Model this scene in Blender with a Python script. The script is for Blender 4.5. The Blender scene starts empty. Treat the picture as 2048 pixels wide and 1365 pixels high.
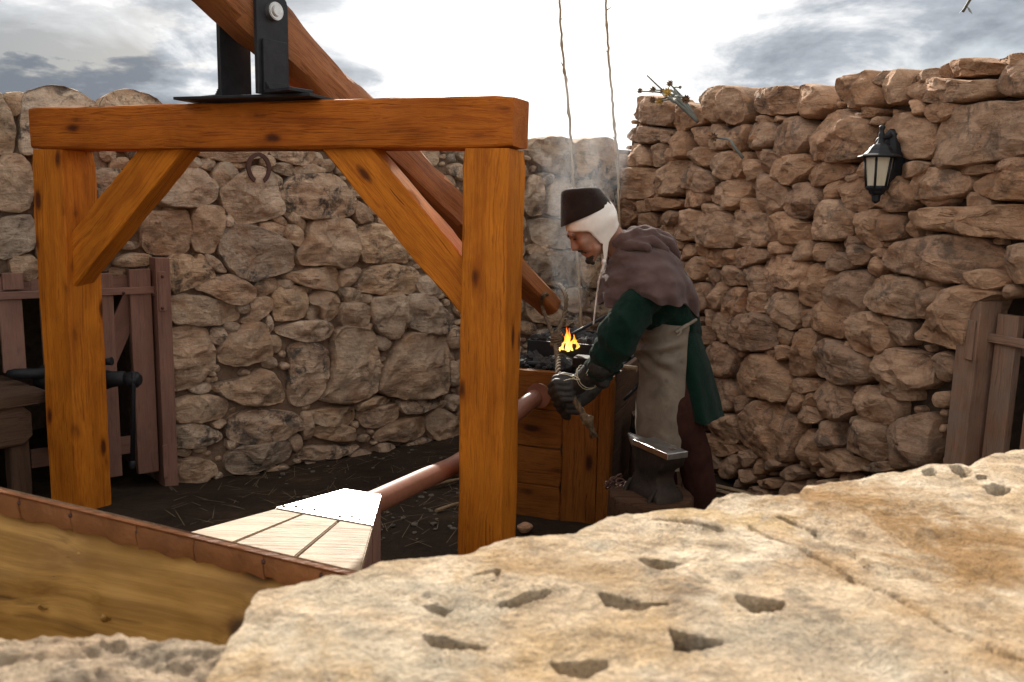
import bpy, bmesh, math, random
import numpy as np
from mathutils import Vector, Matrix, noise
R = math.radians
rnd = random.Random(7)
SC = bpy.context.scene
COL = SC.collection

# ------------------------------------------------------------------ camera
CAM_H, PITCH, ROLL, FPX = 1.49, 8.93, 1.34, 1668.0      # eye height, tilt and focal length in pixels of the 2048 wide frame
def _axes():
    p, r = R(PITCH), R(ROLL)
    fw = np.array([0, math.cos(p), -math.sin(p)]); u0 = np.array([0, math.sin(p), math.cos(p)]); r0 = np.array([1., 0, 0])
    return np.array([r0*math.cos(r)+u0*math.sin(r), u0*math.cos(r)-r0*math.sin(r), fw])
AX = _axes()
EYE = np.array([0, 0, CAM_H])
cam_data = bpy.data.cameras.new('camera')
cam = bpy.data.objects.new('camera', cam_data); COL.objects.link(cam)
cam_data.sensor_width = 36.0
cam_data.lens = FPX/2048*36
cam_data.clip_start = .02; cam_data.clip_end = 500
cam_data.dof.use_dof = True; cam_data.dof.focus_distance = 3.7; cam_data.dof.aperture_fstop = 7.1
m3 = Matrix(((AX[0][0], AX[1][0], -AX[2][0]), (AX[0][1], AX[1][1], -AX[2][1]), (AX[0][2], AX[1][2], -AX[2][2])))
cam.matrix_world = Matrix.Translation(EYE) @ m3.to_4x4()
SC.camera = cam

# ------------------------------------------------------------------ light
SUN_EL, SUN_AZ = 29.0, -8.0                     # degrees; azimuth to the right of straight ahead
SUN_DIR = Vector((math.sin(R(SUN_AZ))*math.cos(R(SUN_EL)), math.cos(R(SUN_AZ))*math.cos(R(SUN_EL)), math.sin(R(SUN_EL))))
sl = bpy.data.lights.new('sun', 'SUN'); sl.energy = 5.0; sl.angle = R(.6); sl.color = (1, .93, .82)
so = bpy.data.objects.new('sun', sl); COL.objects.link(so)
so.rotation_euler = SUN_DIR.to_track_quat('Z', 'Y').to_euler(); so.location = (0, 6, 9)
SC.view_settings.view_transform = 'Standard'; SC.view_settings.look = 'None'
SC.view_settings.gamma = 1; SC.view_settings.use_curve_mapping = False
SC.view_settings.exposure = 0.86
SC.cycles.max_bounces = 8; SC.cycles.volume_bounces = 1; SC.cycles.use_denoising = True
SC.cycles.sample_clamp_indirect = 6.0

class NT:
    """small helper for writing node trees"""
    def __init__(s, tree): s.t = tree; tree.nodes.clear()
    def add(s, kind, **kw):
        n = s.t.nodes.new(kind)
        for k, v in kw.items(): setattr(n, k, v)
        return n
    def set(s, sock, v):
        if v is None: return
        if isinstance(v, bpy.types.NodeSocket): s.t.links.new(v, sock)
        else:
            if isinstance(v, (tuple, list)) and sock.type == 'RGBA' and len(v) == 3: v = (*v, 1)
            sock.default_value = v
    def math(s, op, a, b=None, clamp=False):
        n = s.add('ShaderNodeMath', operation=op, use_clamp=clamp); s.set(n.inputs[0], a); s.set(n.inputs[1], b); return n.outputs[0]
    def vmath(s, op, a, b=None, out=0):
        n = s.add('ShaderNodeVectorMath', operation=op); s.set(n.inputs[0], a); s.set(n.inputs[1], b); return n.outputs[out]
    def noise(s, vec, scale=5, detail=6, rough=.55, dist=0, out=0):
        n = s.add('ShaderNodeTexNoise'); s.set(n.inputs['Vector'], vec)
        s.set(n.inputs['Scale'], scale); s.set(n.inputs['Detail'], detail); s.set(n.inputs['Roughness'], rough); s.set(n.inputs['Distortion'], dist)
        return n.outputs[out]
    def voro(s, vec, scale=5, feature='F1', rand=1):
        n = s.add('ShaderNodeTexVoronoi', feature=feature); s.set(n.inputs['Vector'], vec); s.set(n.inputs['Scale'], scale); s.set(n.inputs['Randomness'], rand)
        return n.outputs[0]
    def ramp(s, fac, stops, interp='LINEAR'):
        n = s.add('ShaderNodeValToRGB'); n.color_ramp.interpolation = interp
        e = n.color_ramp.elements
        while len(e) < len(stops): e.new(.5)
        for i, (p, c) in enumerate(stops):
            e[i].position = p
            if not isinstance(c, (tuple, list)): c = (c, c, c)
            e[i].color = (*c, 1)
        s.set(n.inputs[0], fac); return n.outputs[0]
    def mix(s, fac, a, b, mode='MIX'):
        n = s.add('ShaderNodeMix', data_type='RGBA', blend_type=mode)
        s.set(n.inputs[0], fac); s.set(n.inputs[6], a); s.set(n.inputs[7], b); return n.outputs[2]
    def mapping(s, vec, scale=(1, 1, 1), loc=(0, 0, 0)):
        n = s.add('ShaderNodeMapping'); s.set(n.inputs[0], vec); n.inputs['Scale'].default_value = scale; n.inputs['Location'].default_value = loc; return n.outputs[0]
    def sstep(s, x, a, b):
        n = s.add('ShaderNodeMapRange', interpolation_type='SMOOTHSTEP'); s.set(n.inputs[0], x); n.inputs[1].default_value = a; n.inputs[2].default_value = b; return n.outputs[0]

world = bpy.data.worlds.new('World'); SC.world = world; world.use_nodes = True
w = NT(world.node_tree)
sky = w.add('ShaderNodeTexSky', sky_type='NISHITA', sun_disc=False, sun_elevation=R(SUN_EL), sun_rotation=R(SUN_AZ), air_density=1.0, dust_density=2.0)
dirv = w.vmath('NORMALIZE', w.add('ShaderNodeTexCoord').outputs['Generated'])
sep = w.add('ShaderNodeSeparateXYZ'); w.set(sep.inputs[0], dirv)
zz = w.math('ADD', w.math('MAXIMUM', sep.outputs[2], 0.0), .28)
comb = w.add('ShaderNodeCombineXYZ'); w.set(comb.inputs[0], w.math('DIVIDE', sep.outputs[0], zz)); w.set(comb.inputs[1], w.math('DIVIDE', sep.outputs[1], zz))
cp = comb.outputs[0]
SKY_OFF = (3.1, 1.7, 0)
cm = w.noise(w.mapping(cp, (1, 1, 1), SKY_OFF), 1.5, 10, .56, .25)
mask = w.sstep(cm, .33, .48)
shade = w.noise(w.mapping(cp, (1, 1, 1), (7.3, 2.2, 0)), 2.4, 10, .6, .3)
dot = w.vmath('DOT_PRODUCT', dirv, tuple(SUN_DIR), out=1)
glow = w.math('POWER', w.math('MAXIMUM', dot, 0.0), 9.0)
# the sky towards the sun is bright thin cloud; to the left stands a darker grey cloud bank
def bank(px, py, k0, k1):
    d = Vector(AX.T @ np.array([(px-1024)/FPX, (682.5-py)/FPX, 1.])).normalized()
    return w.sstep(w.vmath('DOT_PRODUCT', dirv, tuple(d), out=1), k0, k1)
dark = w.math('ADD', bank(250, 40, .925, .988), w.math('MULTIPLY', bank(1740, 30, .935, .999), .56))
sh = w.math('SUBTRACT', w.math('ADD', shade, w.math('MULTIPLY', glow, .50)), w.math('MULTIPLY', dark, .48))
cloud = w.ramp(sh, [(.14, (.15, .17, .20)), (.30, (.36, .39, .43)), (.42, (.80, .80, .80)), (.60, (1.1, 1.06, 1.0))])
cloud = w.vmath('SCALE', cloud, None); cl_n = cloud.node; cl_n.inputs['Scale'].default_value = 12.5
skyc = w.mix(w.math('MAXIMUM', mask, w.math('MULTIPLY', dark, .8, clamp=True)), sky.outputs[0], cloud)
warm = w.vmath('SCALE', (1.0, .95, .88)); w.set(warm.node.inputs['Scale'], w.math('MULTIPLY', w.math('POWER', w.math('MAXIMUM', dot, 0.0), 28.0), 8.0))
skyc = w.vmath('ADD', skyc, warm)
bg = w.add('ShaderNodeBackground'); w.set(bg.inputs[0], skyc); bg.inputs[1].default_value = .060
w.t.links.new(bg.outputs[0], w.add('ShaderNodeOutputWorld').inputs[0])

# ------------------------------------------------------------------ where things stand: pixel of the photograph + distance -> metres
def ray(u, v): return AX.T @ np.array([(u-1024)/FPX, (682.5-v)/FPX, 1.])
def at(u, v, y): d = ray(u, v); return Vector(EYE + d*(y/d[1]))
def onz(u, v, z): d = ray(u, v); return Vector(EYE + d*((z-CAM_H)/d[2]))

# ------------------------------------------------------------------ object helpers
def tag(o, label=None, cat=None, group=None, kind=None):
    if label: o['label'] = label
    if cat: o['category'] = cat
    if group: o['group'] = group
    if kind: o['kind'] = kind
    return o
def empty(name, loc=(0, 0, 0)):
    o = bpy.data.objects.new(name, None); COL.objects.link(o); o.location = loc; o.empty_display_size = .1
    bpy.context.view_layer.update() if False else None
    return o
def thing(name, label, cat, loc=(0, 0, 0), group=None): return tag(empty(name, loc), label, cat, group)
def link(name, me, parent=None, mats=None):
    """link a mesh whose vertices are in world coordinates; its origin moves to its middle"""
    n = len(me.vertices)
    co = np.empty(n*3); me.vertices.foreach_get('co', co); co = co.reshape(-1, 3)
    c = (co.min(0)+co.max(0))/2 if n else np.zeros(3)
    me.vertices.foreach_set('co', (co-c).ravel()); me.update()
    o = bpy.data.objects.new(name, me); COL.objects.link(o)
    off = Vector(c)
    if parent is not None:
        o.parent = parent
        q = parent
        while q is not None: off = off-q.location; q = q.parent
    o.location = off
    if mats is not None:
        for m in (mats if isinstance(mats, (list, tuple)) else [mats]): me.materials.append(m)
    return o
def smooth(me, on=True): me.polygons.foreach_set('use_smooth', [on]*len(me.polygons)); return me
def pydata(name, v, f, sm=False):
    me = bpy.data.meshes.new(name); me.from_pydata([tuple(x) for x in v], [], f); me.update()
    if sm: smooth(me)
    return me
def bm_mesh(name, bm, sm=False):
    bmesh.ops.recalc_face_normals(bm, faces=bm.faces)
    me = bpy.data.meshes.new(name); bm.to_mesh(me); bm.free()
    if sm: smooth(me)
    return me
def fbm(p, s=1, o=4, seed=0): return noise.fractal(Vector(p)*s+Vector((seed*3.7, seed*1.3, seed*2.1)), .9, 2.1, o, noise_basis='PERLIN_ORIGINAL')
def frame_from(x, up=(0, 0, 1)):
    x = Vector(x).normalized(); up = Vector(up)
    y = up.cross(x)
    if y.length < 1e-4: y = Vector((0, 1, 0)).cross(x)
    y.normalize(); return x, y, x.cross(y)

def box_bm(bm, c, ax, half, bev=0.0, seg=1):
    """box with middle c, axes ax (three unit vectors), half sizes"""
    b2 = bmesh.new(); bmesh.ops.create_cube(b2, size=2)
    for v in b2.verts: v.co = Vector((v.co.x*half[0], v.co.y*half[1], v.co.z*half[2]))
    if bev: bmesh.ops.bevel(b2, geom=b2.edges[:], offset=bev, segments=seg, profile=.6, affect='EDGES')
    M = Matrix(((ax[0][0], ax[1][0], ax[2][0], c[0]), (ax[0][1], ax[1][1], ax[2][1], c[1]), (ax[0][2], ax[1][2], ax[2][2], c[2]), (0, 0, 0, 1)))
    b2.transform(M); t = bpy.data.meshes.new('t'); b2.to_mesh(t); b2.free(); bm.from_mesh(t); bpy.data.meshes.remove(t)
def box(name, c, ax, half, mat, parent=None, bev=.004, seg=2):
    bm = bmesh.new(); box_bm(bm, c, ax, half, bev, seg); return link(name, bm_mesh(name, bm), parent, mat)
WORLD_AX = (Vector((1, 0, 0)), Vector((0, 1, 0)), Vector((0, 0, 1)))

def timber(name, p0, p1, side, wy, wz, mat, parent, chamfer=.016, wob=.004, nseg=26, taper=1.0, seed=0, round_=False, ends=.006):
    """a hewn beam from p0 to p1; side = direction of its width wy; local X runs along the grain"""
    p0, p1 = Vector(p0), Vector(p1); L = (p1-p0).length
    x = (p1-p0).normalized(); y = (Vector(side)-x*Vector(side).dot(x)).normalized(); z = x.cross(y)
    hy, hz = wy/2, wz/2
    prof = []
    if round_:
        for k in range(16):
            a = 2*math.pi*k/16; q = .86+.14*abs(math.cos(2*a))
            prof.append((math.cos(a)*hy*q, math.sin(a)*hz*q))
    else:
        c = chamfer
        for sx, sy, order in ((1, 1, 0), (-1, 1, 1), (-1, -1, 0), (1, -1, 1)):
            a = [(sx*hy, sy*(hz-c)), (sx*(hy-c*.3), sy*(hz-c*.3)), (sx*(hy-c), sy*hz)]
            prof += a if order == 0 else a[::-1]
            if order == 0: prof.append((0, sy*hz))
            else: prof.append((sx*hy, 0))
    n = len(prof); vs = []; fs = []
    for i in range(nseg+1):
        t = i/nseg; s = 1+(taper-1)*t
        e = 1-(ends/max(hy, .01) if i in (0, nseg) else 0)
        for j, (a, b) in enumerate(prof):
            q = Vector((t*L-L/2, a*s*e, b*s*e))
            corner = (abs(a) > hy*.5 and abs(b) > hz*.5)
            am = wob*(1.8 if corner else .7)
            d = fbm((q.x*1.0, q.y*3, q.z*3), 2.2, 3, seed+5)*am+fbm((q.x, j*7.1, 0), 5, 3, seed)*am*.7
            r = Vector((0, a, b)).normalized()
            vs.append(q+r*d)
    for i in range(nseg):
        for j in range(n):
            k = (j+1) % n; fs.append((i*n+j, i*n+k, (i+1)*n+k, (i+1)*n+j))
    fs.append(tuple(range(n-1, -1, -1))); fs.append(tuple(nseg*n+j for j in range(n)))
    me = pydata(name, vs, fs)
    bm = bmesh.new(); bm.from_mesh(me); bmesh.ops.recalc_face_normals(bm, faces=bm.faces)
    bm.to_mesh(me); bm.free()
    for p in me.polygons: p.use_smooth = len(p.vertices) == 4
    me.set_sharp_from_angle(angle=R(16 if chamfer <= .008 else 21))
    o = bpy.data.objects.new(name, me); COL.objects.link(o)
    me.materials.append(mat)
    M = Matrix((( x.x, y.x, z.x), (x.y, y.y, z.y), (x.z, y.z, z.z)))
    mid = (p0+p1)/2
    if parent is not None:
        o.parent = parent; q = parent
        while q is not None: mid = mid-q.location; q = q.parent
    o.matrix_local = Matrix.Translation(mid) @ M.to_4x4()
    return o

def tube_bm(bm, pts, rad, n=8, cap=True):
    pts = [Vector(p) for p in pts]; rr = rad if isinstance(rad, (list, tuple)) else [rad]*len(pts)
    prev = None; rings = []
    for i, p in enumerate(pts):
        d = (pts[min(i+1, len(pts)-1)]-pts[max(i-1, 0)]).normalized()
        if prev is None: u = d.orthogonal().normalized()
        else:
            u = prev-d*prev.dot(d); u = u.normalized() if u.length > 1e-5 else d.orthogonal().normalized()
        prev = u; v = d.cross(u)
        rings.append([bm.verts.new(p+(u*math.cos(2*math.pi*k/n)+v*math.sin(2*math.pi*k/n))*rr[i]) for k in range(n)])
    for a, b in zip(rings, rings[1:]):
        for k in range(n): f = bm.faces.new((a[k], a[(k+1) % n], b[(k+1) % n], b[k])); f.smooth = True
    if cap: bm.faces.new(rings[0][::-1]); bm.faces.new(rings[-1])
def tube(name, pts, rad, mat, parent=None, n=8):
    bm = bmesh.new(); tube_bm(bm, pts, rad, n)
    bmesh.ops.recalc_face_normals(bm, faces=bm.faces)
    me = bpy.data.meshes.new(name); bm.to_mesh(me); bm.free(); return link(name, me, parent, mat)
def spline(pts, n=8):
    pts = [Vector(p) for p in pts]; out = []
    for i in range(len(pts)-1):
        p0, p1, p2, p3 = pts[max(i-1, 0)], pts[i], pts[i+1], pts[min(i+2, len(pts)-1)]
        for k in range(n):
            t = k/n; out.append(.5*((2*p1)+(p2-p0)*t+(2*p0-5*p1+4*p2-p3)*t*t+(3*p1-p0-3*p2+p3)*t**3))
    return out+[pts[-1]]
def loft(name, rings, mat, parent=None, closed=True, cap0=False, cap1=False, sm=True, solid=0):
    n = len(rings[0]); vs = [p for r in rings for p in r]; fs = []
    for i in range(len(rings)-1):
        for j in range(n if closed else n-1):
            k = (j+1) % n; fs.append((i*n+j, i*n+k, (i+1)*n+k, (i+1)*n+j))
    if cap0: fs.append(tuple(range(n-1, -1, -1)))
    if cap1: fs.append(tuple((len(rings)-1)*n+j for j in range(n)))
    me = pydata(name, vs, fs)
    bm = bmesh.new(); bm.from_mesh(me); bmesh.ops.recalc_face_normals(bm, faces=bm.faces)
    if solid: bmesh.ops.solidify(bm, geom=bm.faces[:], thickness=solid)
    bm.to_mesh(me); bm.free()
    if sm: smooth(me); me.set_sharp_from_angle(angle=R(50))
    return link(name, me, parent, mat)
def blob(name, chains, mat, parent=None, voxel=.008, it=6, fac=.5, disp=None, ell=()):
    """one continuous surface grown round chains of (point, radius) and ellipsoids (centre, axes, radii)"""
    bm = bmesh.new()
    for ch in chains:
        for i, (p, r) in enumerate(ch):
            bmesh.ops.create_icosphere(bm, subdivisions=2, radius=r, matrix=Matrix.Translation(Vector(p)))
            if i:
                q, s = ch[i-1]; a, b = Vector(q), Vector(p); L = (b-a).length
                if L > 1e-5:
                    x = (b-a)/L; u = x.orthogonal().normalized(); v = x.cross(u)
                    r0 = [bm.verts.new(a+(u*math.cos(k*math.pi/8)+v*math.sin(k*math.pi/8))*s) for k in range(16)]
                    r1 = [bm.verts.new(b+(u*math.cos(k*math.pi/8)+v*math.sin(k*math.pi/8))*r) for k in range(16)]
                    for k in range(16): bm.faces.new((r0[k], r0[(k+1) % 16], r1[(k+1) % 16], r1[k]))
                    bm.faces.new(r0[::-1]); bm.faces.new(r1)
    for c, ax, rad in ell:
        M = Matrix(((ax[0][0]*rad[0], ax[1][0]*rad[1], ax[2][0]*rad[2], c[0]), (ax[0][1]*rad[0], ax[1][1]*rad[1], ax[2][1]*rad[2], c[1]), (ax[0][2]*rad[0], ax[1][2]*rad[1], ax[2][2]*rad[2], c[2]), (0, 0, 0, 1)))
        bmesh.ops.create_icosphere(bm, subdivisions=3, radius=1, matrix=M)
    me = bpy.data.meshes.new(name); bm.to_mesh(me); bm.free()
    o = bpy.data.objects.new('grow', me); COL.objects.link(o)
    m = o.modifiers.new('r', 'REMESH'); m.mode = 'VOXEL'; m.voxel_size = voxel
    if it: s = o.modifiers.new('s', 'SMOOTH'); s.factor = fac; s.iterations = it
    dg = bpy.context.evaluated_depsgraph_get(); dg.update()
    out = bpy.data.meshes.new_from_object(o.evaluated_get(dg)); out.name = name
    bpy.data.objects.remove(o); bpy.data.meshes.remove(me)
    if disp:
        nrm = [v.normal.copy() for v in out.vertices]
        for v, nn in zip(out.vertices, nrm): v.co += nn*disp(v.co)
    smooth(out); out.materials.clear()
    return link(name, out, parent, mat)

# ------------------------------------------------------------------ materials
def material(name):
    m = bpy.data.materials.new(name); m.use_nodes = True; g = NT(m.node_tree)
    b = g.add('ShaderNodeBsdfPrincipled'); o = g.add('ShaderNodeOutputMaterial'); g.t.links.new(b.outputs[0], o.inputs[0])
    g.b = b; g.o = o; g.m = m
    tc = g.add('ShaderNodeTexCoord'); oi = g.add('ShaderNodeObjectInfo')
    g.rand = oi.outputs['Random']
    off = g.vmath('SCALE', (37.1, 19.3, 53.7)); g.set(off.node.inputs['Scale'], g.rand)
    g.co = g.vmath('ADD', tc.outputs['Object'], off); g.raw = tc.outputs['Object']
    return g
def fin(g, col, rough=.8, bump=None, bs=.5, bd=.01, metal=0, spec=None, sheen=0):
    g.set(g.b.inputs['Base Color'], col); g.set(g.b.inputs['Roughness'], rough); g.set(g.b.inputs['Metallic'], metal)
    if spec is not None: g.set(g.b.inputs['Specular IOR Level'], spec)
    if sheen: g.b.inputs['Sheen Weight'].default_value = sheen; g.b.inputs['Sheen Roughness'].default_value = .4
    if bump is not None:
        n = g.add('ShaderNodeBump'); n.inputs['Strength'].default_value = bs; n.inputs['Distance'].default_value = bd
        g.set(n.inputs['Height'], bump); g.t.links.new(n.outputs[0], g.b.inputs['Normal'])
    return g.m
def stone_mat(name, pal, lichen=(.05, .05, .048), lich=.5, pits=.5, stain=(.34, .17, .08), sc=1.0, rough=.92, bands=0.35, patch=None, grey=0.0, fine=0.0, spots=()):
    g = material(name); co = g.co
    base = g.ramp(g.rand, [(i/(len(pal)-1), c) for i, c in enumerate(pal)])
    n1 = g.noise(co, 7*sc, 9, .62, .4)
    c = g.mix(g.ramp(n1, [(.34, 0), (.60, 1)]), g.mix(1.0, base, (.72, .65, .59), 'MULTIPLY'), base)
    n2 = g.noise(g.mapping(co, (1, 1, 2.2)), 4*sc, 7, .6, 1.0)
    c = g.mix(g.math('MULTIPLY', g.ramp(n2, [(.52, 0), (.68, 1)]), .55), c, stain)
    n5 = g.noise(g.mapping(co, (1.3, 1.3, 7)), 5*sc, 6, .6, .8)                # bedding in the limestone
    c = g.mix(g.math('MULTIPLY', g.ramp(n5, [(.40, 1), (.53, 0)]), bands), c, (.16, .115, .075))
    n3 = g.noise(co, 9*sc, 12, .72, .6); pm = g.noise(co, 2.2*sc, 3, .5)
    lm = g.math('MULTIPLY', g.ramp(n3, [(.50, 0), (.60, 1)]), g.ramp(g.math('ADD', pm, g.math('MULTIPLY', g.rand, .25)), [(.52, 0), (.72, 1)]))
    c = g.mix(g.math('MULTIPLY', lm, lich, clamp=True), c, lichen)
    if grey: c = g.mix(g.math('MULTIPLY', g.ramp(g.noise(g.vmath('ADD', co, (3.3, 1.2, 9.1)), 3.2*sc, 6, .62, .6), [(.46, 0), (.66, 1)]), grey), c, (.15, .14, .125))
    if patch:
        for q, (s_, pc_, lo_, hi_) in enumerate(patch):
            c = g.mix(g.math('MULTIPLY', g.ramp(g.noise(g.vmath('ADD', co, (q*5.1, q*2.7, 0)), s_, 9, .66, .7), [(lo_, 0), (hi_, 1)]), .8), c, pc_)
    if spots:
        gp = g.add('ShaderNodeNewGeometry').outputs['Position']; wn = g.noise(co, 8.0, 12, .74, .9)
        for (u_, v_, u2_, v2_, rad_, col_, st_) in spots:           # stains of the slab itself, each a soft streak between two places on it
            a_, b_ = onz(u_, v_, 1.085), onz(u2_, v2_, 1.085); dist = None
            for q in range(4):
                d_ = g.vmath('DISTANCE', gp, tuple(a_.lerp(b_, q/3)), out=1); dist = d_ if dist is None else g.math('MINIMUM', dist, d_)
            m_ = g.math('ADD', g.math('SUBTRACT', 1.0, g.math('DIVIDE', dist, rad_)), g.math('MULTIPLY', g.math('SUBTRACT', wn, .5), 3.4))
            c = g.mix(g.math('MULTIPLY', g.sstep(m_, .05, .95), st_), c, col_)
    if fine: c = g.mix(fine, c, g.ramp(g.noise(co, 210, 4, .7), [(.34, (.45, .42, .4)), (.62, (1.15, 1.13, 1.1))]), 'MULTIPLY')
    pv = g.voro(g.vmath('ADD', co, g.vmath('SCALE', g.noise(co, 12, 3, .5, out=1), None)), 30*sc)
    pm2 = g.noise(co, 6*sc, 4, .6)
    pit = g.math('MULTIPLY', g.ramp(pv, [(.10, 1), (.26, 0)]), g.ramp(pm2, [(.50, 0), (.62, 1)]))
    c = g.mix(g.math('MULTIPLY', pit, pits), c, (.05, .035, .025))
    n4 = g.noise(co, 70*sc, 6, .7)
    c = g.mix(.28, c, g.ramp(n4, [(.3, (.5, .48, .46)), (.7, (1.25, 1.25, 1.25))]), 'MULTIPLY')
    h = g.math('ADD', g.math('MULTIPLY', g.noise(co, 16*sc, 10, .68, .5), 1.0), g.math('MULTIPLY', n4, .22))
    h = g.math('SUBTRACT', g.math('ADD', h, g.math('MULTIPLY', n5, .5)), g.math('MULTIPLY', pit, .8))
    return fin(g, c, rough, h, 1.0, .034, spec=.25)
def wood_mat(name, lo, hi, dark, knots=1.0, rough=.5, sc=1.0, weather=0.0, spec=.4, wax=0.0, rot=0.0, fineg=46, streak=.42):
    g = material(name); co = g.co
    if rot:
        mp = g.add('ShaderNodeMapping'); g.set(mp.inputs[0], co); mp.inputs['Rotation'].default_value = (0, 0, rot); co = mp.outputs[0]
    wv = g.noise(g.mapping(co, (.9, 3, 3)), 3*sc, 3, .5, out=1)
    cw = g.vmath('ADD', co, g.vmath('MULTIPLY', g.vmath('SUBTRACT', wv, (.5, .5, .5)), (.0, .05, .05)))
    g1 = g.noise(g.mapping(cw, (.7, fineg, fineg)), 3.2*sc, 5, .6, .3)
    g2 = g.noise(g.mapping(cw, (.5, 9, 9)), 2.4*sc, 4, .55, .3)
    f = g.math('ADD', g.math('MULTIPLY', g1, .6), g.math('MULTIPLY', g2, .55))
    c = g.ramp(f, [(.40, lo), (.57, hi), (.70, lo), (.80, hi)])
    c = g.mix(g.math('MULTIPLY', g.ramp(g1, [(.30, 1), (.48, 0)]), streak), c, dark)
    blotch = g.noise(g.mapping(co, (1, 2, 2)), 3.0, 5, .6, .5)
    c = g.mix(.5, c, g.ramp(blotch, [(.30, (.52, .45, .40)), (.62, (1.22, 1.22, 1.18))]), 'MULTIPLY')
    kv = g.voro(g.mapping(g.vmath('ADD', co, g.vmath('MULTIPLY', g.noise(co, 20, 2, .5, out=1), (.02, .012, .012))), (3.6, 9, 9)), 1.0)
    kd = g.ramp(kv, [(.10, 1), (.20, 0)]); kr = g.ramp(kv, [(.14, .6), (.34, 0)])
    km = g.ramp(g.noise(g.mapping(co, (1, 1.5, 1.5)), 2.3, 1, .5), [(.42, 0), (.48, 1)]); kd = g.math('MULTIPLY', kd, km); kr = g.math('MULTIPLY', kr, km)
    c = g.mix(g.math('MULTIPLY', kr, .7*knots), c, g.mix(1.0, lo, (.55, .42, .4), 'MULTIPLY'))
    c = g.mix(g.math('MULTIPLY', kd, .9*knots), c, dark)
    crk = g.noise(g.mapping(cw, (.22, 46, 46)), 1.7, 3, .5)
    crm = g.math('MULTIPLY', g.ramp(crk, [(.26, 1), (.295, 0)]), g.ramp(g.noise(co, 4, 3, .5), [(.46, 0), (.58, 1)]))
    c = g.mix(g.math('MULTIPLY', crm, .8), c, dark)
    if weather: c = g.mix(g.math('MULTIPLY', g.ramp(g.noise(co, 9, 8, .65), [(.4, 0), (.65, 1)]), weather), c, (.2, .17, .145))
    h = g.math('SUBTRACT', g.math('ADD', g1, g.math('MULTIPLY', blotch, .6)), g.math('MULTIPLY', crm, 1.5))
    rr = g.ramp(g1, [(.3, rough+.12), (.7, rough-.06)])
    m = fin(g, c, rr, h, .55, .007, spec=spec)
    if wax: g.b.inputs['Coat Weight'].default_value = wax; g.b.inputs['Coat Roughness'].default_value = .35
    return m
def plain(name, c0, c1, sc=12, rough=.8, bs=.4, bd=.004, metal=0, spec=None, sheen=0, weave=0, stretch=(1, 1, 1)):
    g = material(name); n = g.noise(g.mapping(g.co, stretch), sc, 8, .62, .3)
    c = g.ramp(n, [(.3, c0), (.7, c1)])
    h = g.math('ADD', n, g.math('MULTIPLY', g.noise(g.co, sc*7, 5, .6), .5))
    if weave: h = g.math('ADD', h, g.math('MULTIPLY', g.noise(g.co, weave, 3, .7), .6))
    return fin(g, c, rough, h, bs, bd, metal, spec, sheen)
MT = {}
MT['stone_grey'] = stone_mat('limestone_warm_grey', [(.70, .51, .36), (.62, .45, .31), (.76, .60, .45), (.50, .40, .31), (.74, .54, .36), (.66, .48, .34), (.78, .63, .48)], lich=.85, pits=.45, grey=.35, bands=.2)
MT['stone_tan'] = stone_mat('limestone_tan', [(.64, .395, .245), (.54, .32, .19), (.70, .455, .30), (.58, .38, .25), (.48, .31, .21), (.68, .41, .25)], lich=.6, pits=.9, stain=(.40, .18, .075), bands=.26, grey=.18)
MT['stone_pale'] = stone_mat('coping_limestone', [(.80, .625, .425), (.78, .61, .42), (.76, .60, .41)], lich=.5, pits=.85, stain=(.56, .38, .19), sc=1.5, bands=.22, fine=.42, patch=[(7.0, (.88, .74, .56), .50, .62), (3.4, (.56, .48, .36), .54, .64), (4.2, (.56, .37, .18), .54, .66), (1.9, (.40, .235, .09), .54, .68)], spots=[(1700, 1010, 1990, 1110, .17, (.36, .20, .07), .95), (1560, 1075, 2000, 1320, .055, (.46, .27, .11), .65), (1370, 1035, 1560, 1060, .045, (.58, .38, .15), .6), (1480, 1260, 1700, 1300, .07, (.50, .43, .33), .5), (640, 1180, 760, 1150, .07, (.55, .44, .30), .5), (1900, 1220, 2040, 1250, .06, (.42, .26, .12), .6)])
MT['stone_rough'] = stone_mat('grey_weathered_limestone', [(.66, .51, .35), (.60, .47, .33), (.70, .54, .37)], lich=.4, pits=.6, stain=(.36, .25, .14), sc=1.6, fine=.5)
MT['mortar'] = plain('earth_mortar', (.12, .078, .052), (.27, .185, .125), 14, .95, .9, .02)
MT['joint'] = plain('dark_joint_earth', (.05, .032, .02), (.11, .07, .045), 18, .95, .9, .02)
MT['timber'] = wood_mat('orange_stained_pine', (.36, .098, .008), (.52, .170, .014), (.06, .014, .004), 1.0, .62, spec=.16)
MT['timber_beam'] = wood_mat('brown_orange_stained_pine', (.27, .066, .007), (.40, .115, .011), (.05, .012, .004), 1.0, .62, spec=.16)
MT['timber_log'] = wood_mat('brown_stained_log', (.17, .055, .014), (.27, .098, .028), (.04, .013, .006), .5, .6)
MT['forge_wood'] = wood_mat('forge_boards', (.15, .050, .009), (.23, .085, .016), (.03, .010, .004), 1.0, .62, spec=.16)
MT['gate'] = wood_mat('brown_painted_gate', (.20, .100, .074), (.235, .122, .09), (.08, .04, .03), .25, .62, weather=.12)
MT['gate_old'] = wood_mat('weathered_gate', (.20, .10, .06), (.27, .15, .095), (.06, .03, .02), .4, .75, weather=.45)
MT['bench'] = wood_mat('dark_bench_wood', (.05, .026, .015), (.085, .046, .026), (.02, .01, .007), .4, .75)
MT['plank'] = wood_mat('pale_scrubbed_planks', (.27, .19, .12), (.37, .27, .18), (.10, .055, .028), .9, .65, streak=.6)
MT['cane'] = wood_mat('dry_cane', (.17, .115, .065), (.28, .195, .115), (.07, .045, .025), .3, .7)
MT['stump'] = wood_mat('stump_bark', (.03, .015, .009), (.065, .034, .02), (.010, .006, .004), .4, .95, spec=.1)
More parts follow.
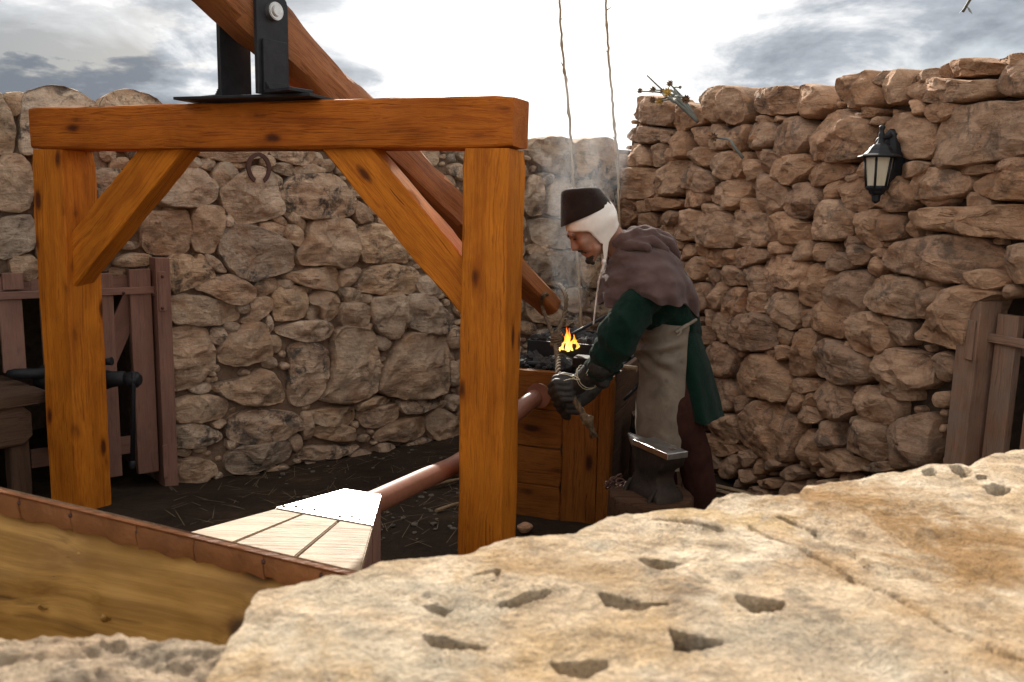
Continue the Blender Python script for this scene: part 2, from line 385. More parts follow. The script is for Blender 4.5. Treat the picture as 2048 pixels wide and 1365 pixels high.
MT['iron'] = plain('black_painted_iron', (.007, .0075, .010), (.017, .018, .022), 22, .55, .4, .002, 0, .3)
MT['steel'] = plain('bare_steel', (.35, .34, .33), (.62, .61, .60), 18, .34, .3, .002, 1.0)
MT['anvil'] = plain('dark_anvil_iron', (.012, .009, .0075), (.040, .027, .020), 14, .7, .7, .005, .3, .25)
MT['rust'] = plain('rusty_iron', (.05, .02, .014), (.085, .035, .024), 30, .8, .6, .003)
MT['sheet'] = plain('bright_sheet_metal', (.62, .62, .62), (.74, .74, .73), 9, .38, .15, .002, .9)
MT['pipe'] = plain('brown_painted_pipe', (.17, .07, .045), (.23, .10, .065), 15, .42, .2, .002, 0, .5)
MT['charcoal'] = plain('charcoal_lumps', (.008, .008, .009), (.03, .03, .032), 25, .8, .8, .004)
MT['glove'] = plain('black_leather_glove', (.012, .011, .010), (.026, .023, .020), 20, .62, .8, .005)
MT['green'] = plain('dark_green_wool', (.002, .012, .0075), (.004, .023, .0145), 25, .97, .9, .009, sheen=.06, spec=.12, weave=320)
MT['mauve'] = plain('purple_brown_wool', (.070, .040, .036), (.110, .066, .060), 16, .95, .7, .008, sheen=.15, spec=.12, weave=380)
MT['hat'] = plain('dark_brown_felt', (.014, .008, .0065), (.026, .015, .012), 30, 1, .7, .005, sheen=.25, spec=.12, weave=250)
MT['linen'] = plain('white_linen', (.66, .60, .55), (.76, .70, .65), 20, .9, .4, .003, weave=420)
MT['maroon'] = plain('maroon_trousers', (.024, .009, .007), (.042, .016, .012), 18, .97, .6, .006, spec=.12, weave=300)
MT['hair'] = plain('dark_beard', (.012, .008, .006), (.03, .02, .014), 90, .8, .8, .004)
MT['eye'] = plain('dark_eye', (.01, .008, .007), (.02, .015, .012), 10, .3, .1, .001)
MT['leather_edge'] = plain('brown_leather_binding', (.16, .06, .02), (.30, .125, .045), 16, .5, .6, .005)
MT['plant'] = plain('succulent_stem', (.10, .11, .095), (.17, .175, .15), 30, .7, .3, .003)
MT['rosette'] = plain('dry_yellow_rosette', (.16, .08, .012), (.48, .29, .03), 40, .6, .4, .003)
MT['rosette_dark'] = plain('withered_rosette', (.04, .024, .012), (.17, .085, .03), 40, .8, .4, .003)
MT['straw'] = plain('straw', (.09, .065, .035), (.17, .125, .07), 20, .8, .2, .002)
MT['pebble'] = plain('pale_pebbles', (.06, .05, .042), (.13, .11, .09), 20, .9, .4, .004)
MT['string'] = plain('pale_string', (.36, .31, .2), (.5, .44, .3), 60, .85, .3, .002)
def _rope():
    g = material('hemp_rope'); n = g.noise(g.mapping(g.co, (1, 1, 1)), 60, 6, .6)
    return fin(g, g.ramp(n, [(.3, (.045, .026, .012)), (.7, (.15, .095, .048))]), .9, n, .8, .006)
MT['rope'] = _rope()
def _skin():
    g = material('skin'); n = g.noise(g.co, 40, 6, .6)
    m = fin(g, g.ramp(n, [(.3, (.24, .112, .070)), (.7, (.31, .152, .100))]), .5, n, .15, .002)
    g.b.inputs['Subsurface Weight'].default_value = .12; g.b.inputs['Subsurface Scale'].default_value = .01
    return m
MT['skin'] = _skin()
def _apron():
    g = material('grey_leather_apron'); n = g.noise(g.co, 9, 8, .65, .5)
    c = g.ramp(n, [(.3, (.10, .076, .054)), (.7, (.205, .160, .12))])
    sp = g.voro(g.co, 13); c = g.mix(g.math('MULTIPLY', g.ramp(sp, [(.09, 1), (.16, 0)]), .45), c, (.06, .045, .035))
    sm = g.noise(g.co, 3.5, 5, .6); c = g.mix(g.math('MULTIPLY', g.ramp(sm, [(.5, 0), (.7, 1)]), .45), c, (.10, .085, .075))
    return fin(g, c, .75, g.math('ADD', n, g.math('MULTIPLY', g.noise(g.co, 80, 4, .6), .3)), .6, .006)
MT['apron'] = _apron()
def _leather():
    g = material('tan_bellows_leather')
    wv = g.noise(g.co, 2.6, 4, .55, out=1)
    cw = g.vmath('ADD', g.co, g.vmath('SCALE', wv, None)); cw.node.inputs[1].default_value = (0, 0, 0)
    v2 = g.vmath('MULTIPLY', g.vmath('SUBTRACT', wv, (.5, .5, .5)), (.5, .5, .5))
    cw = g.vmath('ADD', g.co, v2)
    n = g.noise(g.mapping(cw, (.7, .7, 4)), 4, 6, .55, .3)
    c = g.ramp(n, [(.3, (.26, .135, .032)), (.55, (.46, .255, .075)), (.75, (.32, .17, .048))])
    vn = g.noise(g.mapping(cw, (.5, .5, 3.2)), 3.1, 4, .5)
    vein = g.ramp(g.math('ABSOLUTE', g.math('SUBTRACT', vn, .5)), [(.0, 1), (.02, .45), (.05, 0)])
    vein = g.math('MULTIPLY', vein, g.ramp(g.noise(g.co, 3, 3, .5), [(.42, 0), (.6, 1)]))
    c = g.mix(g.math('MULTIPLY', vein, .85), c, (.06, .03, .012))
    return fin(g, c, .55, g.math('SUBTRACT', n, vein), .4, .006)
MT['leather'] = wood_mat('golden_bellows_side', (.27, .14, .030), (.48, .275, .075), (.05, .022, .007), 1.0, .55, .30, rot=math.radians(19.743), fineg=22, streak=.85)
def _dirt():
    g = material('dark_trodden_earth'); n = g.noise(g.co, 3, 10, .65, .5); n2 = g.noise(g.co, 40, 8, .7)
    c = g.ramp(n, [(.3, (.015, .0095, .006)), (.6, (.034, .022, .0135)), (.75, (.07, .046, .028))])
    c = g.mix(.5, c, g.ramp(n2, [(.3, (.5, .5, .5)), (.7, (1.4, 1.35, 1.3))]), 'MULTIPLY')
    return fin(g, c, .95, g.math('ADD', n, g.math('MULTIPLY', n2, .5)), .9, .02, spec=.15)
MT['dirt'] = _dirt()
MT['bounce_paving'] = plain('pale_bounce_paving', (.26, .21, .16), (.38, .31, .23), 3, .9, .5, .01)
def _glass():
    g = material('frosted_cream_glass'); n = g.noise(g.mapping(g.co, (8, 8, 1)), 9, 3, .5)
    m = fin(g, g.ramp(n, [(.3, (.62, .55, .40)), (.7, (.74, .68, .54))]), .35)
    g.b.inputs['Transmission Weight'].default_value = .35
    return m
MT['glass'] = _glass()
def _flame():
    g = material('flame'); s = g.add('ShaderNodeSeparateXYZ'); g.set(s.inputs[0], g.raw)
    f = g.math('ADD', g.math('MULTIPLY', s.outputs[2], 9.0), g.math('MULTIPLY', g.noise(g.co, 26, 3, .5), .5))
    c = g.ramp(f, [(-.0, (1, .55, .11)), (.30, (1, .34, .03)), (.70, (.9, .12, .008))])
    rag = g.ramp(g.noise(g.mapping(g.co, (1, 1, .45)), 55, 3, .6), [(.36, 1), (.60, 0)])
    e = g.add('ShaderNodeEmission'); g.set(e.inputs[0], c); e.inputs[1].default_value = 2.3
    tr = g.add('ShaderNodeBsdfTransparent'); mx = g.add('ShaderNodeMixShader')
    lw = g.add('ShaderNodeLayerWeight'); lw.inputs[0].default_value = .35
    g.set(mx.inputs[0], g.math('ADD', g.ramp(lw.outputs['Facing'], [(.05, .12), (.60, 1)]), g.math('MULTIPLY', rag, .75), clamp=True)); g.t.links.new(e.outputs[0], mx.inputs[1]); g.t.links.new(tr.outputs[0], mx.inputs[2])
    g.t.links.new(mx.outputs[0], g.o.inputs[0]); return g.m
MT['flame'] = _flame()

# ================================================================== ground
def sst(x, a, b): t = min(1, max(0, (x-a)/(b-a))); return t*t*(3-2*t)
def ground_z(x, y):
    s = sst(y, 3.6, 5.2)
    return -.19*s-.10*s*sst(x, .7, 1.4)
def make_ground():
    vs = []; fs = []
    xs = [-40, -15, -8]+[ -5+i*.08 for i in range(int(9/.08)+1)]+[7, 15, 40]
    ys = [.2+i*.08 for i in range(int(8.0/.08)+1)]+[12, 25, 60, 200]
    for y in ys:
        for x in xs:
            z = ground_z(x, y) if y < 9 else -.19
            if -5 <= x <= 4.2 and 0 <= y <= 8.3: z += fbm((x, y, 0), 1.6, 5, 2)*.022+fbm((x, y, 0), 9, 3, 4)*.007
            vs.append((x, y, z))
    n = len(xs)
    for j in range(len(ys)-1):
        for i in range(n-1): fs.append((j*n+i, j*n+i+1, (j+1)*n+i+1, (j+1)*n+i))
    o = link('ground', pydata('ground', vs, fs, True), None, MT['dirt']); o['kind'] = 'structure'
make_ground()
o = link('bounce_pavement', pydata('bounce_pavement', [(-40, -40, 0), (40, -40, 0), (40, .2, 0), (-40, .2, 0)], [(0, 1, 2, 3)]), None, MT['bounce_paving']); o['kind'] = 'structure'  # unseen ground behind the camera, made pale to bounce sunlight onto the walls

# ================================================================== dry stone walls
# outlines of the stones, traced by eye from enlargements of the photograph: (x0, y0, pixels per unit), then outlines
# (four numbers: a box; more: corner points)
TRACED = {
'back': [
((330, 290, 3.4125), '''355 300 520 190 640 150 720 200 760 330 800 470 640 515 500 545 450 500 390 400;770 340 830 230 930 205 1080 200 1180 230 1290 350 1280 480 1150 500 950 505 800 430
0 320 100 160 200 150 270 200 335 260 340 360 300 400 150 425 0 420 -60 380;325 190 380 120 450 130 500 190 480 240 380 300 330 260;210 40 700 30 680 80 520 115 350 100 240 80;710 40 1000 30 1005 100 940 135 860 125 740 80
650 80 740 145;1000 60 1075 135;705 130 850 130 895 190 870 215 760 190;880 150 980 135 1085 165 1080 195 960 210 890 200;720 190 790 220 795 300 770 315 740 230;150 95 240 150;240 100 340 165;455 115 540 155
180 430 260 420 395 430 395 520 330 720 280 735 185 710;-150 470 40 450 150 450 170 560 170 720 60 745 -150 740;0 430 80 480
365 640 390 570 480 550 620 560 720 600 850 680 860 850 730 885 590 925 520 915 440 870 370 750;965 570 1000 520 1130 500 1270 510 1300 650 1300 770 1240 845 1080 810 930 820 890 770 920 700 960 640
650 530 720 535 825 565 810 625 740 600 655 575;555 530 645 580;710 490 780 490 835 530 820 550 740 520;800 460 870 455 900 490 960 530 950 600 900 560 830 500;830 560 880 540 930 590 940 690 880 680 825 640
10 755 180 755 200 800 220 740 265 780 330 880 330 900 100 1000 50 1000 20 900;265 745 330 770 420 870 350 860 290 810;390 490 455 560
180 980 330 905 440 890 540 930 600 980 590 1050 540 1080 440 1080 300 1020;605 980 640 925 740 905 770 960 720 1010 630 1040;765 925 870 975;515 1205 590 1150 580 1070 650 1040 720 1050 725 1110 650 1180 570 1215;490 1085 570 1140
20 1030 130 1020 260 1040 330 1060 450 1085 510 1150 500 1190 330 1225 20 1220;735 1010 790 970 900 965 950 1000 960 1090 930 1180 760 1200 735 1120;800 880 960 860 1100 830 1170 850 1185 1000 1000 970 830 920
1190 870 1230 845 1330 840 1300 910 1240 970 1190 960;970 1050 1030 1010 1100 1000 1180 1040 1180 1130 1130 1190 1060 1190 1055 1100 980 1080;960 1090 1055 1195;755 1250 900 1210 1020 1195 1100 1200 1140 1250 1100 1320 970 1340 870 1320 770 1290
690 1160 720 1170 745 1240 720 1285 700 1250;935 965 1005 1005;1180 980 1250 975 1330 1010 1330 1075 1230 1080'''),
((550, 200, 2.275), '''370 600 430 560 500 580 600 700 590 740 480 735 400 740 375 650;360 870 400 780 480 745 620 760 655 790 640 880 500 885;645 800 760 890;360 460 400 480 440 550 370 560'''),
((330, 600, 3.4125), '''25 200 150 170 270 190 310 260 330 340 330 440 230 560 130 610 30 620;310 190 410 300;400 150 510 170 480 220 420 240;350 360 440 220 560 165 650 150 690 200 735 380 640 410 520 445 380 430
330 580 460 550 560 540 650 480 720 490 780 580 820 690 700 715 540 710 430 670 330 610;835 330 900 295 1010 295 1100 340 1110 450 1080 600 1010 690 920 725 850 690 840 560 860 450
50 690 200 650 380 660 430 700 400 800 200 830 50 830;50 850 200 840 380 900 380 960 200 1000 60 1000;420 880 450 800 560 760 760 755 900 780 930 860 830 930 680 970 520 980 430 930
410 1080 500 1000 650 970 830 960 870 1010 820 1090 620 1160 470 1190 420 1140;60 1110 180 1080 330 1110 350 1170 240 1230 130 1250 70 1240;160 600 300 570 310 620 200 635;840 930 920 920 930 1020 890 1040;430 960 500 980 470 1020 430 1010
1000 860 1270 850 1300 960 1180 960 1010 930;940 1000 1180 1000 1330 990 1250 1050 1100 1080 900 1090;700 250 790 360;670 400 760 460;950 780 1000 760 1280 720 1290 820 1250 850 1010 850;930 770 1000 950'''),
((600, 560, 4.136), '''330 200 420 195 550 200 570 290 540 380 440 395 330 370;590 160 700 140 870 130 870 240 840 420 780 490 720 480 620 400 580 250;890 130 1000 110 1080 130 1180 250 1260 300 1250 400 1150 450 1000 430 890 380
270 440 340 400 480 400 600 430 630 600 620 900 540 960 380 1010 200 1000 150 980 230 850 270 650;760 620 840 470 950 440 1200 450 1220 560 1200 700 1230 900 1160 940 900 985 720 950 620 920 640 850 700 720
500 130 600 190;620 460 720 490 745 530 690 580 630 560;1220 380 1320 570;1210 580 1280 690;1230 680 1320 880;620 680 680 780;450 1020 600 960 740 980 700 1020 560 1050 460 1080;460 1110 640 1050 810 1020 810 1170 620 1220 520 1210
820 1000 890 990 1150 960 1120 1050 950 1090 860 1100 820 1050;1110 1020 1220 1000 1180 1060 1110 1060;1220 960 1330 1080;830 1170 1020 1110 1030 1280 900 1330 600 1330 640 1240;1040 1150 1150 1060 1250 1110 1320 1200 1310 1330 1100 1320 1050 1240
530 370 610 420;850 300 890 400;960 30 1060 0 1110 110 1000 100'''),
((0, 160, 3.412), '''0 90 20 160 80 260 100 490 0 500 -120 480 -120 100;30 100 130 90 180 110 130 230 80 230;150 130 220 70 400 45 560 110 640 170 640 300 640 480 200 510 140 500;700 130 820 75 900 80 1050 120 1100 180 1100 300 700 300
0 520 140 510 210 600 210 860 120 900 0 890 -100 800;0 960 130 930 220 930 230 1140 150 1170 0 1230 -120 1100;60 1210 240 1200 250 1360 100 1360;600 610 830 620 900 700 850 840 600 850;690 490 790 490 770 560 690 530;760 560 870 530 880 590 760 610
830 1200 1020 1190 1030 1260 760 1280;760 1290 880 1280 880 1340 760 1340'''),
((1040, 260, 3.4125), '''70 75 220 50 350 70 350 220 330 320 200 300 80 220;380 70 560 55 640 80 650 230 600 340 400 340 360 200;60 310 130 330 170 560 60 590 0 500;190 360 260 325 340 340 340 590 240 600 170 560;100 300 215 370
60 620 160 605 330 640 400 800 220 810 90 780;60 840 200 830 390 830 400 1050 250 1080 60 1000;50 780 230 860;410 850 600 850 600 1070 420 1070;40 1120 260 1240 380 1290 300 1340 40 1300;270 1080 460 1080 470 1230 300 1240;400 1260 480 1290 440 1365 350 1340
380 350 540 345 600 420 600 600 400 600;560 370 620 370 620 500'''),
],
'right': [
((1040, 260, 3.4125), '690 510 800 560 760 660 690 660;700 460 800 560'),
((1250, 170, 3.4125), '''50 230 90 100 180 80 360 100 355 290 200 270;360 140 440 130 540 150 580 250 500 290 360 330;545 90 620 30 700 10 720 20 700 200 640 260 590 180;710 80 760 20 850 30 880 120 870 220 790 275 730 240 705 180
880 100 930 30 1190 10 1195 110 1170 190 1040 200 900 190;1190 110 1230 0 1365 20 1420 150 1330 210 1270 225 1190 180;10 350 60 290 250 290 390 330 330 370 200 400 60 385;270 350 380 395;30 440 100 400 170 430 195 500 180 560 40 560
205 440 260 405 320 420 330 510 260 560 210 540;330 400 400 330 470 320 480 480 420 505 370 470;320 440 375 530;480 310 560 290 640 320 600 430 540 420;590 310 650 265 730 340 720 430 640 445 590 410;735 340 830 270 870 290 820 400 790 460 730 420
880 270 990 255 1080 290 1050 400 970 440 850 430 830 370;1040 450 1080 380 1060 350 1130 240 1240 225 1330 330 1300 430 1200 475 1090 490;890 215 1005 265;1005 205 1140 240 1100 255 1010 240;480 480 560 430 660 460 600 570 520 530
610 550 680 460 780 470 800 520 760 600 740 640 680 640;770 560 830 460 890 500 840 600 800 640;895 440 980 505;950 500 1000 450 1060 460 1090 510 1030 610 960 560;850 560 930 510 970 570 960 610 880 660 845 620
1050 600 1090 510 1200 480 1290 480 1330 540 1260 620 1170 690 1060 640;1270 620 1340 545 1400 560 1400 690 1340 680;190 700 290 590 360 520 470 520 480 600 400 690 410 740 300 760 200 770;0 570 200 570 240 640 200 770 20 780 -60 700
410 650 500 545 600 600 640 680 570 740 430 700;430 700 540 700 580 770 540 835 440 830;580 760 700 660 840 640 860 700 800 830 740 850 620 800;800 780 880 780 975 870 900 880 840 830;860 700 960 600 1040 640 1160 710 1150 840 1050 870 1030 910 950 800 930 740
1130 800 1270 660 1365 730 1380 850 1290 900 1190 910;190 780 300 775 420 790 400 830 260 860 200 850;80 810 180 790 190 860 120 860;530 850 600 815 680 850 630 895 550 900;345 1000 370 900 480 850 570 890 560 1000 530 1050 400 1060
550 990 600 900 720 865 770 960 760 1110 620 1110 560 1080;780 930 830 865 960 880 1030 930 1000 1000 1000 1090 880 1115 790 1070;995 990 1060 870 1160 870 1230 940 1320 950 1300 1050 1170 1090 1010 1070;750 860 830 930;1005 1110 1040 1075 1160 1090 1160 1150 1020 1150
1165 1130 1240 1060 1310 1090 1330 1180 1200 1205;465 1070 550 1060 570 1140 540 1180;570 1150 620 1105 700 1130 700 1230 620 1245 570 1200;700 1130 780 1220;770 1160 830 1115 960 1120 1015 1170 960 1210 800 1255;430 1250 490 1175 580 1190 600 1270 520 1340 430 1310
600 1260 650 1360;655 1275 710 1235 830 1270 850 1365 740 1360;840 1260 950 1235 1000 1340 980 1420 870 1400;960 1250 1030 1170 1150 1160 1290 1230 1300 1300 1250 1400 1130 1390 1000 1310;270 920 330 860 380 880 350 960 280 970;70 940 150 880 220 880 210 980 120 960
250 970 340 960 345 1040 260 1030;400 1100 470 1090 500 1150 430 1190 400 1150;0 820 60 850 90 900 40 950 -20 950'''),
((1640, 90, 3.3456), '''150 240 300 200 350 180 430 290 445 390 380 410 230 420 170 340;380 190 490 180 440 270 400 250;455 330 500 190 610 170 620 290 590 385 470 390;625 200 820 150 810 230 640 250
600 310 660 250 800 235 900 250 1230 230 1220 330 980 385 760 385 640 360;815 130 1060 95 1290 130 1280 220 1160 190 810 230;1160 100 1365 70 1500 60 1500 130 1300 130;1250 270 1310 150 1400 80 1500 120 1500 330 1260 330
605 400 660 375 730 410 720 455 640 465;730 450 780 400 960 400 980 440 880 490 790 525;275 430 350 410 430 440 360 485 280 470;365 490 440 530;10 700 20 550 90 470 200 440 360 520 350 640 380 740 200 780 10 790
430 540 560 450 750 510 790 560 770 760 620 760 480 700;800 640 850 500 1000 420 1160 385 1300 390 1500 370 1500 720 1230 770 1000 800 860 830 790 790;900 810 1190 800 1190 850 910 870;1200 785 1365 765 1500 755 1500 830 1200 850
-20 830 60 795 240 810 260 840 170 890 30 955 -20 930;170 900 250 855 290 880 180 940;50 1010 100 930 165 900 165 1000 100 1060 55 1050;165 960 240 910 330 900 370 1000 400 1060 290 1130 190 1030;440 1020 490 920 570 880 640 960 650 1050 570 1120 450 1060
570 860 630 790 760 790 720 850 600 900;630 960 680 850 800 825 1000 870 1020 960 930 1010 830 1030 650 1030;700 1045 760 1010 880 1020 860 1060 780 1085;1035 930 1150 860 1365 850 1500 850 1500 1040 1200 1030 1050 990;1000 1000 1060 1000 1160 1060 1080 1100 1000 1060
645 1140 750 1085 1000 1095 1200 1080 1365 1070 1500 1080 1500 1330 1365 1310 1100 1270 950 1250 760 1240 670 1220;595 1125 680 1150;10 1200 90 1050 180 1040 280 1130 260 1270 150 1300 0 1310;270 1150 380 1110 470 1120 420 1230 430 1340 380 1360 280 1290
405 1240 450 1150 570 1140 580 1230 530 1300 420 1310;570 1160 640 1150 660 1270 610 1285;180 1300 260 1285 310 1320 260 1355 190 1350'''),
((1200, 100, 2.275), '''1320 960 1370 880 1530 850 1720 850 1860 940 1870 1040 1780 1080 1500 1040 1340 1000;1700 1020 1790 1000 1860 1060 1770 1090;1870 900 1929 890 2000 900 2000 1060 1870 1050;1240 1100 1300 1030 1480 1040 1500 1120 1490 1220 1300 1200 1230 1150
1500 1120 1560 1080 1600 1100 1560 1200 1500 1220;1490 1040 1560 1100;1470 1310 1560 1200 1640 1070 1830 1110 1740 1150 1700 1365 1600 1340;1060 960 1120 920 1180 970 1150 1000 1060 1000;1150 920 1200 890 1255 920 1220 975 1165 970
1230 1000 1270 940 1310 970 1270 1035;1000 900 1060 880 1085 920 1050 960 1000 950;940 1130 960 1020 1000 970 1090 1000 1080 1080 990 1170 950 1160;1040 1120 1080 1050 1140 1010 1230 1010 1240 1100 1200 1210 1110 1220 1050 1160;1120 860 1205 900;1260 910 1320 940'''),
((1400, 560, 3.4125), '''80 80 150 20 230 40 180 190 100 200;-80 40 60 20 80 100 70 210 -80 220;180 200 250 60 330 60 300 160 320 230 250 290 190 250;310 120 400 80 500 100 510 200 420 220 310 190;470 60 540 30 600 60 560 110 490 140
525 200 560 100 640 75 700 110 715 270 680 340 600 300 530 240;770 270 870 135 960 230 1040 290 1030 410 900 350 800 340;710 230 790 200 770 320 715 320;1045 310 1110 230 1220 230 1320 310 1320 440 1240 510 1160 510 1050 400
250 340 330 240 440 230 560 320 550 460 380 490 270 440;550 360 600 330 680 370 650 440 580 430;680 370 760 330 840 370 820 470 820 620 750 660 650 650 600 580 680 490;525 510 580 450 650 460 650 510 560 550;450 475 530 515
810 560 830 450 910 400 1000 430 1200 560 1210 660 1120 700 980 710 850 640;1010 420 1060 430 1100 490 1050 490;1235 490 1365 470 1600 540 1590 740 1365 740 1230 650;70 470 130 425 230 450 270 520 240 660 120 650;50 210 140 210 110 320 40 310
120 250 170 220 230 290 250 400 200 430 130 410;0 320 60 320 120 340 100 420 50 440;250 680 300 560 390 500 540 540 640 680 640 790 600 840 420 800 310 770;650 720 690 675 800 680 820 740 740 770 650 760;815 800 870 700 1000 700 1080 790 1110 870 1000 965 880 920 820 850
1100 800 1160 715 1260 780 1365 830 1340 960 1290 985 1190 960 1110 890;1200 710 1365 720 1480 760 1470 830 1300 790;625 800 690 770 740 790 680 890 640 890;680 900 740 850 870 940 830 980 690 960;730 780 805 860;1040 730 1100 720 1110 790 1080 810
100 680 200 665 280 760 250 890 120 890;250 830 320 785 390 800 310 900 260 910;80 910 180 910 280 930 270 1110 200 1110 90 1060;290 1000 350 860 430 815 560 850 680 940 690 1010 680 1150 640 1245 520 1240 380 1160 290 1100
820 1040 870 970 1000 960 980 1060 1020 1130 880 1140;690 1120 760 1020 810 1060 870 1190 800 1280 740 1210;1015 1040 1100 920 1200 970 1310 1010 1300 1200 1260 1250 1170 1190 1060 1170;1320 1060 1400 950 1620 900 1620 1250 1400 1280 1330 1200
880 1180 980 1140 1060 1200 1180 1220 1120 1300 920 1290;0 1060 80 1050 300 1150 200 1200 120 1200 40 1140;150 1330 190 1200 280 1200 280 1290 200 1365;290 1230 340 1160 430 1190 330 1290;380 1250 440 1210 440 1310 390 1330;460 1230 500 1215 620 1260 470 1300
310 1300 370 1290 400 1365 310 1400;590 1330 660 1260 740 1320 660 1365;430 1360 590 1420;1130 1270 1365 1230 1350 1300 1140 1300;20 1080 140 1200 170 1290 60 1260;1280 250 1340 330;1340 330 1400 270 1460 310 1450 430 1360 440'''),
]}
class Plane:
    """a standing wall face: t along it, z up, n out of it towards the yard"""
    def __init__(s, p, d, flip=False):
        s.p = Vector((p[0], p[1], 0)); s.d = Vector((d[0], d[1], 0)).normalized(); s.up = Vector((0, 0, 1))
        s.n = Vector((s.d.y, -s.d.x, 0))                       # to the right of d = towards the viewer for left-to-right walls
    def tz(s, u, v):
        r = Vector(ray(u, v)); o = Vector(EYE); k = (s.p-o).dot(s.n)/r.dot(s.n); q = o+r*k
        return (q-s.p).dot(s.d), q.z
    def w(s, t, z, n=0): return s.p+s.d*t+s.up*z+s.n*n
    def px(s, u, v, n=0): t, z = s.tz(u, v); return s.w(t, z, n)
CORNER = (.92, 7.13)
PB = Plane(CORNER, (1.50, 1.22)); PR = Plane(CORNER, (.309, -.951))

def outline(nums, to_tz, seed):
    r = random.Random(seed)
    if len(nums) == 4:
        x0, y0, x1, y1 = nums; cx, cy, a, b = (x0+x1)/2, (y0+y1)/2, (x1-x0)/2, (y1-y0)/2
        pts = []
        for k in range(10):
            th = 2*math.pi*(k+r.uniform(-.25, .25))/10; e = .72
            c, s_ = math.cos(th), math.sin(th); q = r.uniform(.93, 1.07)
            pts.append((cx+a*q*math.copysign(abs(c)**e, c), cy+b*q*math.copysign(abs(s_)**e, s_)))
    else: pts = list(zip(nums[::2], nums[1::2]))
    return np.array([to_tz(*p) for p in pts])
def dense(poly, n, grow=0.0):
    """closed corner outline -> n points: corners softened by one round of cutting"""
    P = poly
    Q = []
    for i in range(len(P)):
        a, b = P[i], P[(i+1) % len(P)]; Q += [a*.80+b*.20, a*.20+b*.80]
    P = np.array(Q); c = P.mean(0)
    seg = np.linalg.norm(np.roll(P, -1, 0)-P, axis=1); cum = np.concatenate([[0], np.cumsum(seg)])
    PP = np.vstack([P, P[:1]]); s = np.linspace(0, cum[-1], n, endpoint=False)
    D = np.stack([np.interp(s, cum, PP[:, 0]), np.interp(s, cum, PP[:, 1])], 1)
    if grow: v = D-c; D = D+v/np.maximum(np.linalg.norm(v, axis=1, keepdims=True), 1e-6)*grow
    a2 = np.sum(D[:, 0]*np.roll(D[:, 1], -1)-np.roll(D[:, 0], -1)*D[:, 1])
    return D if a2 > 0 else D[::-1]
def inside(poly, X, Y):
    r = np.zeros(X.shape, bool); n = len(poly)
    for i in range(n):
        x0, y0 = poly[i]; x1, y1 = poly[(i+1) % n]
        if y0 == y1: continue
        r ^= ((Y < y0) != (Y < y1)) & (X < (x1-x0)*(Y-y0)/(y1-y0)+x0)
    return r
def stone_verts(pl, D, depth, base, seed, rings, rough, back=.14):
    """dome over outline D (t,z): back skirt, rim, then rings towards the middle"""
    c = D.mean(0); n = len(D); size = math.sqrt(max(1e-5, (np.ptp(D[:, 0])*np.ptp(D[:, 1]))))
    prof = [(1.0, -back), (1.0, -.02)]+rings
    r = random.Random(seed); tx, tz = r.uniform(-.35, .35), r.uniform(-.4, .4)
    fac_n = [(r.uniform(0, 6.28), r.uniform(.7, 2.0), r.uniform(-.02, .24)) for _ in range(6)]
    vs = []
    for k, (s, h) in enumerate(prof):
        for p in D:
            q = c+(p-c)*s
            hh = base+(h*depth if k > 0 else h)
            rel = (q-c)/max(size, .01)
            if k > 1:
                cap = min(1.0-sl*max(0, rel[0]*math.cos(a0)+rel[1]*math.sin(a0)-of) for a0, sl, of in fac_n)
                hh = base+depth*min(h, max(.1, cap))+depth*h*(rel[0]*tx+rel[1]*tz)
            P = pl.w(q[0], q[1], hh)
            if k > 0:
                a = rough*size
                nz = fbm(P, 3.2/max(size, .08)*.45, 4, seed % 17); n2 = fbm(P, 22, 4, seed % 13)
                cell = noise.voronoi(P*(2.2/max(size, .1)))[0]; fac = (cell[1]-cell[0])
                am = a*(.35+.65*min(1, h if k > 1 else 0))
                d = nz*am*.9+n2*min(.010, a*.30)-(.35-min(fac, .35))*am*.75
                P = P+pl.n*d+Vector((fbm(P, 14, 2, 3), fbm(P, 14, 2, 5), fbm(P, 14, 2, 7)))*min(.008, size*.03)
            vs.append(P)
    ctr = c; P = pl.w(ctr[0], ctr[1], base+prof[-1][1]*depth)
    vs.append(P+pl.n*(fbm(P, 3.2/max(size, .08)*.45, 4, seed % 17)*rough*size*.9))
    m = len(prof); fs = []
    for k in range(m-1):
        for j in range(n):
            jj = (j+1) % n; fs.append((k*n+j, k*n+jj, (k+1)*n+jj, (k+1)*n+j))
    for j in range(n): fs.append(((m-1)*n+j, (m-1)*n+(j+1) % n, m*n))
    return vs, fs
RINGS_BIG = [(.997, .10), (.985, .40), (.968, .68), (.945, .84), (.91, .93), (.86, .97), (.80, .99), (.73, 1.0), (.65, 1.0), (.56, 1.0), (.46, 1.0), (.35, 1.0), (.23, 1.0), (.11, 1.0)]
RINGS_SMALL = [(.99, .15), (.95, .5), (.86, .8), (.66, .96), (.36, 1.03)]
RND = [(.988, .28), (.968, .52), (.935, .71), (.885, .84), (.82, .92), (.74, .96), (.65, .99), (.55, 1.0), (.44, 1.01), (.32, 1.02), (.2, 1.02), (.1, 1.02)]

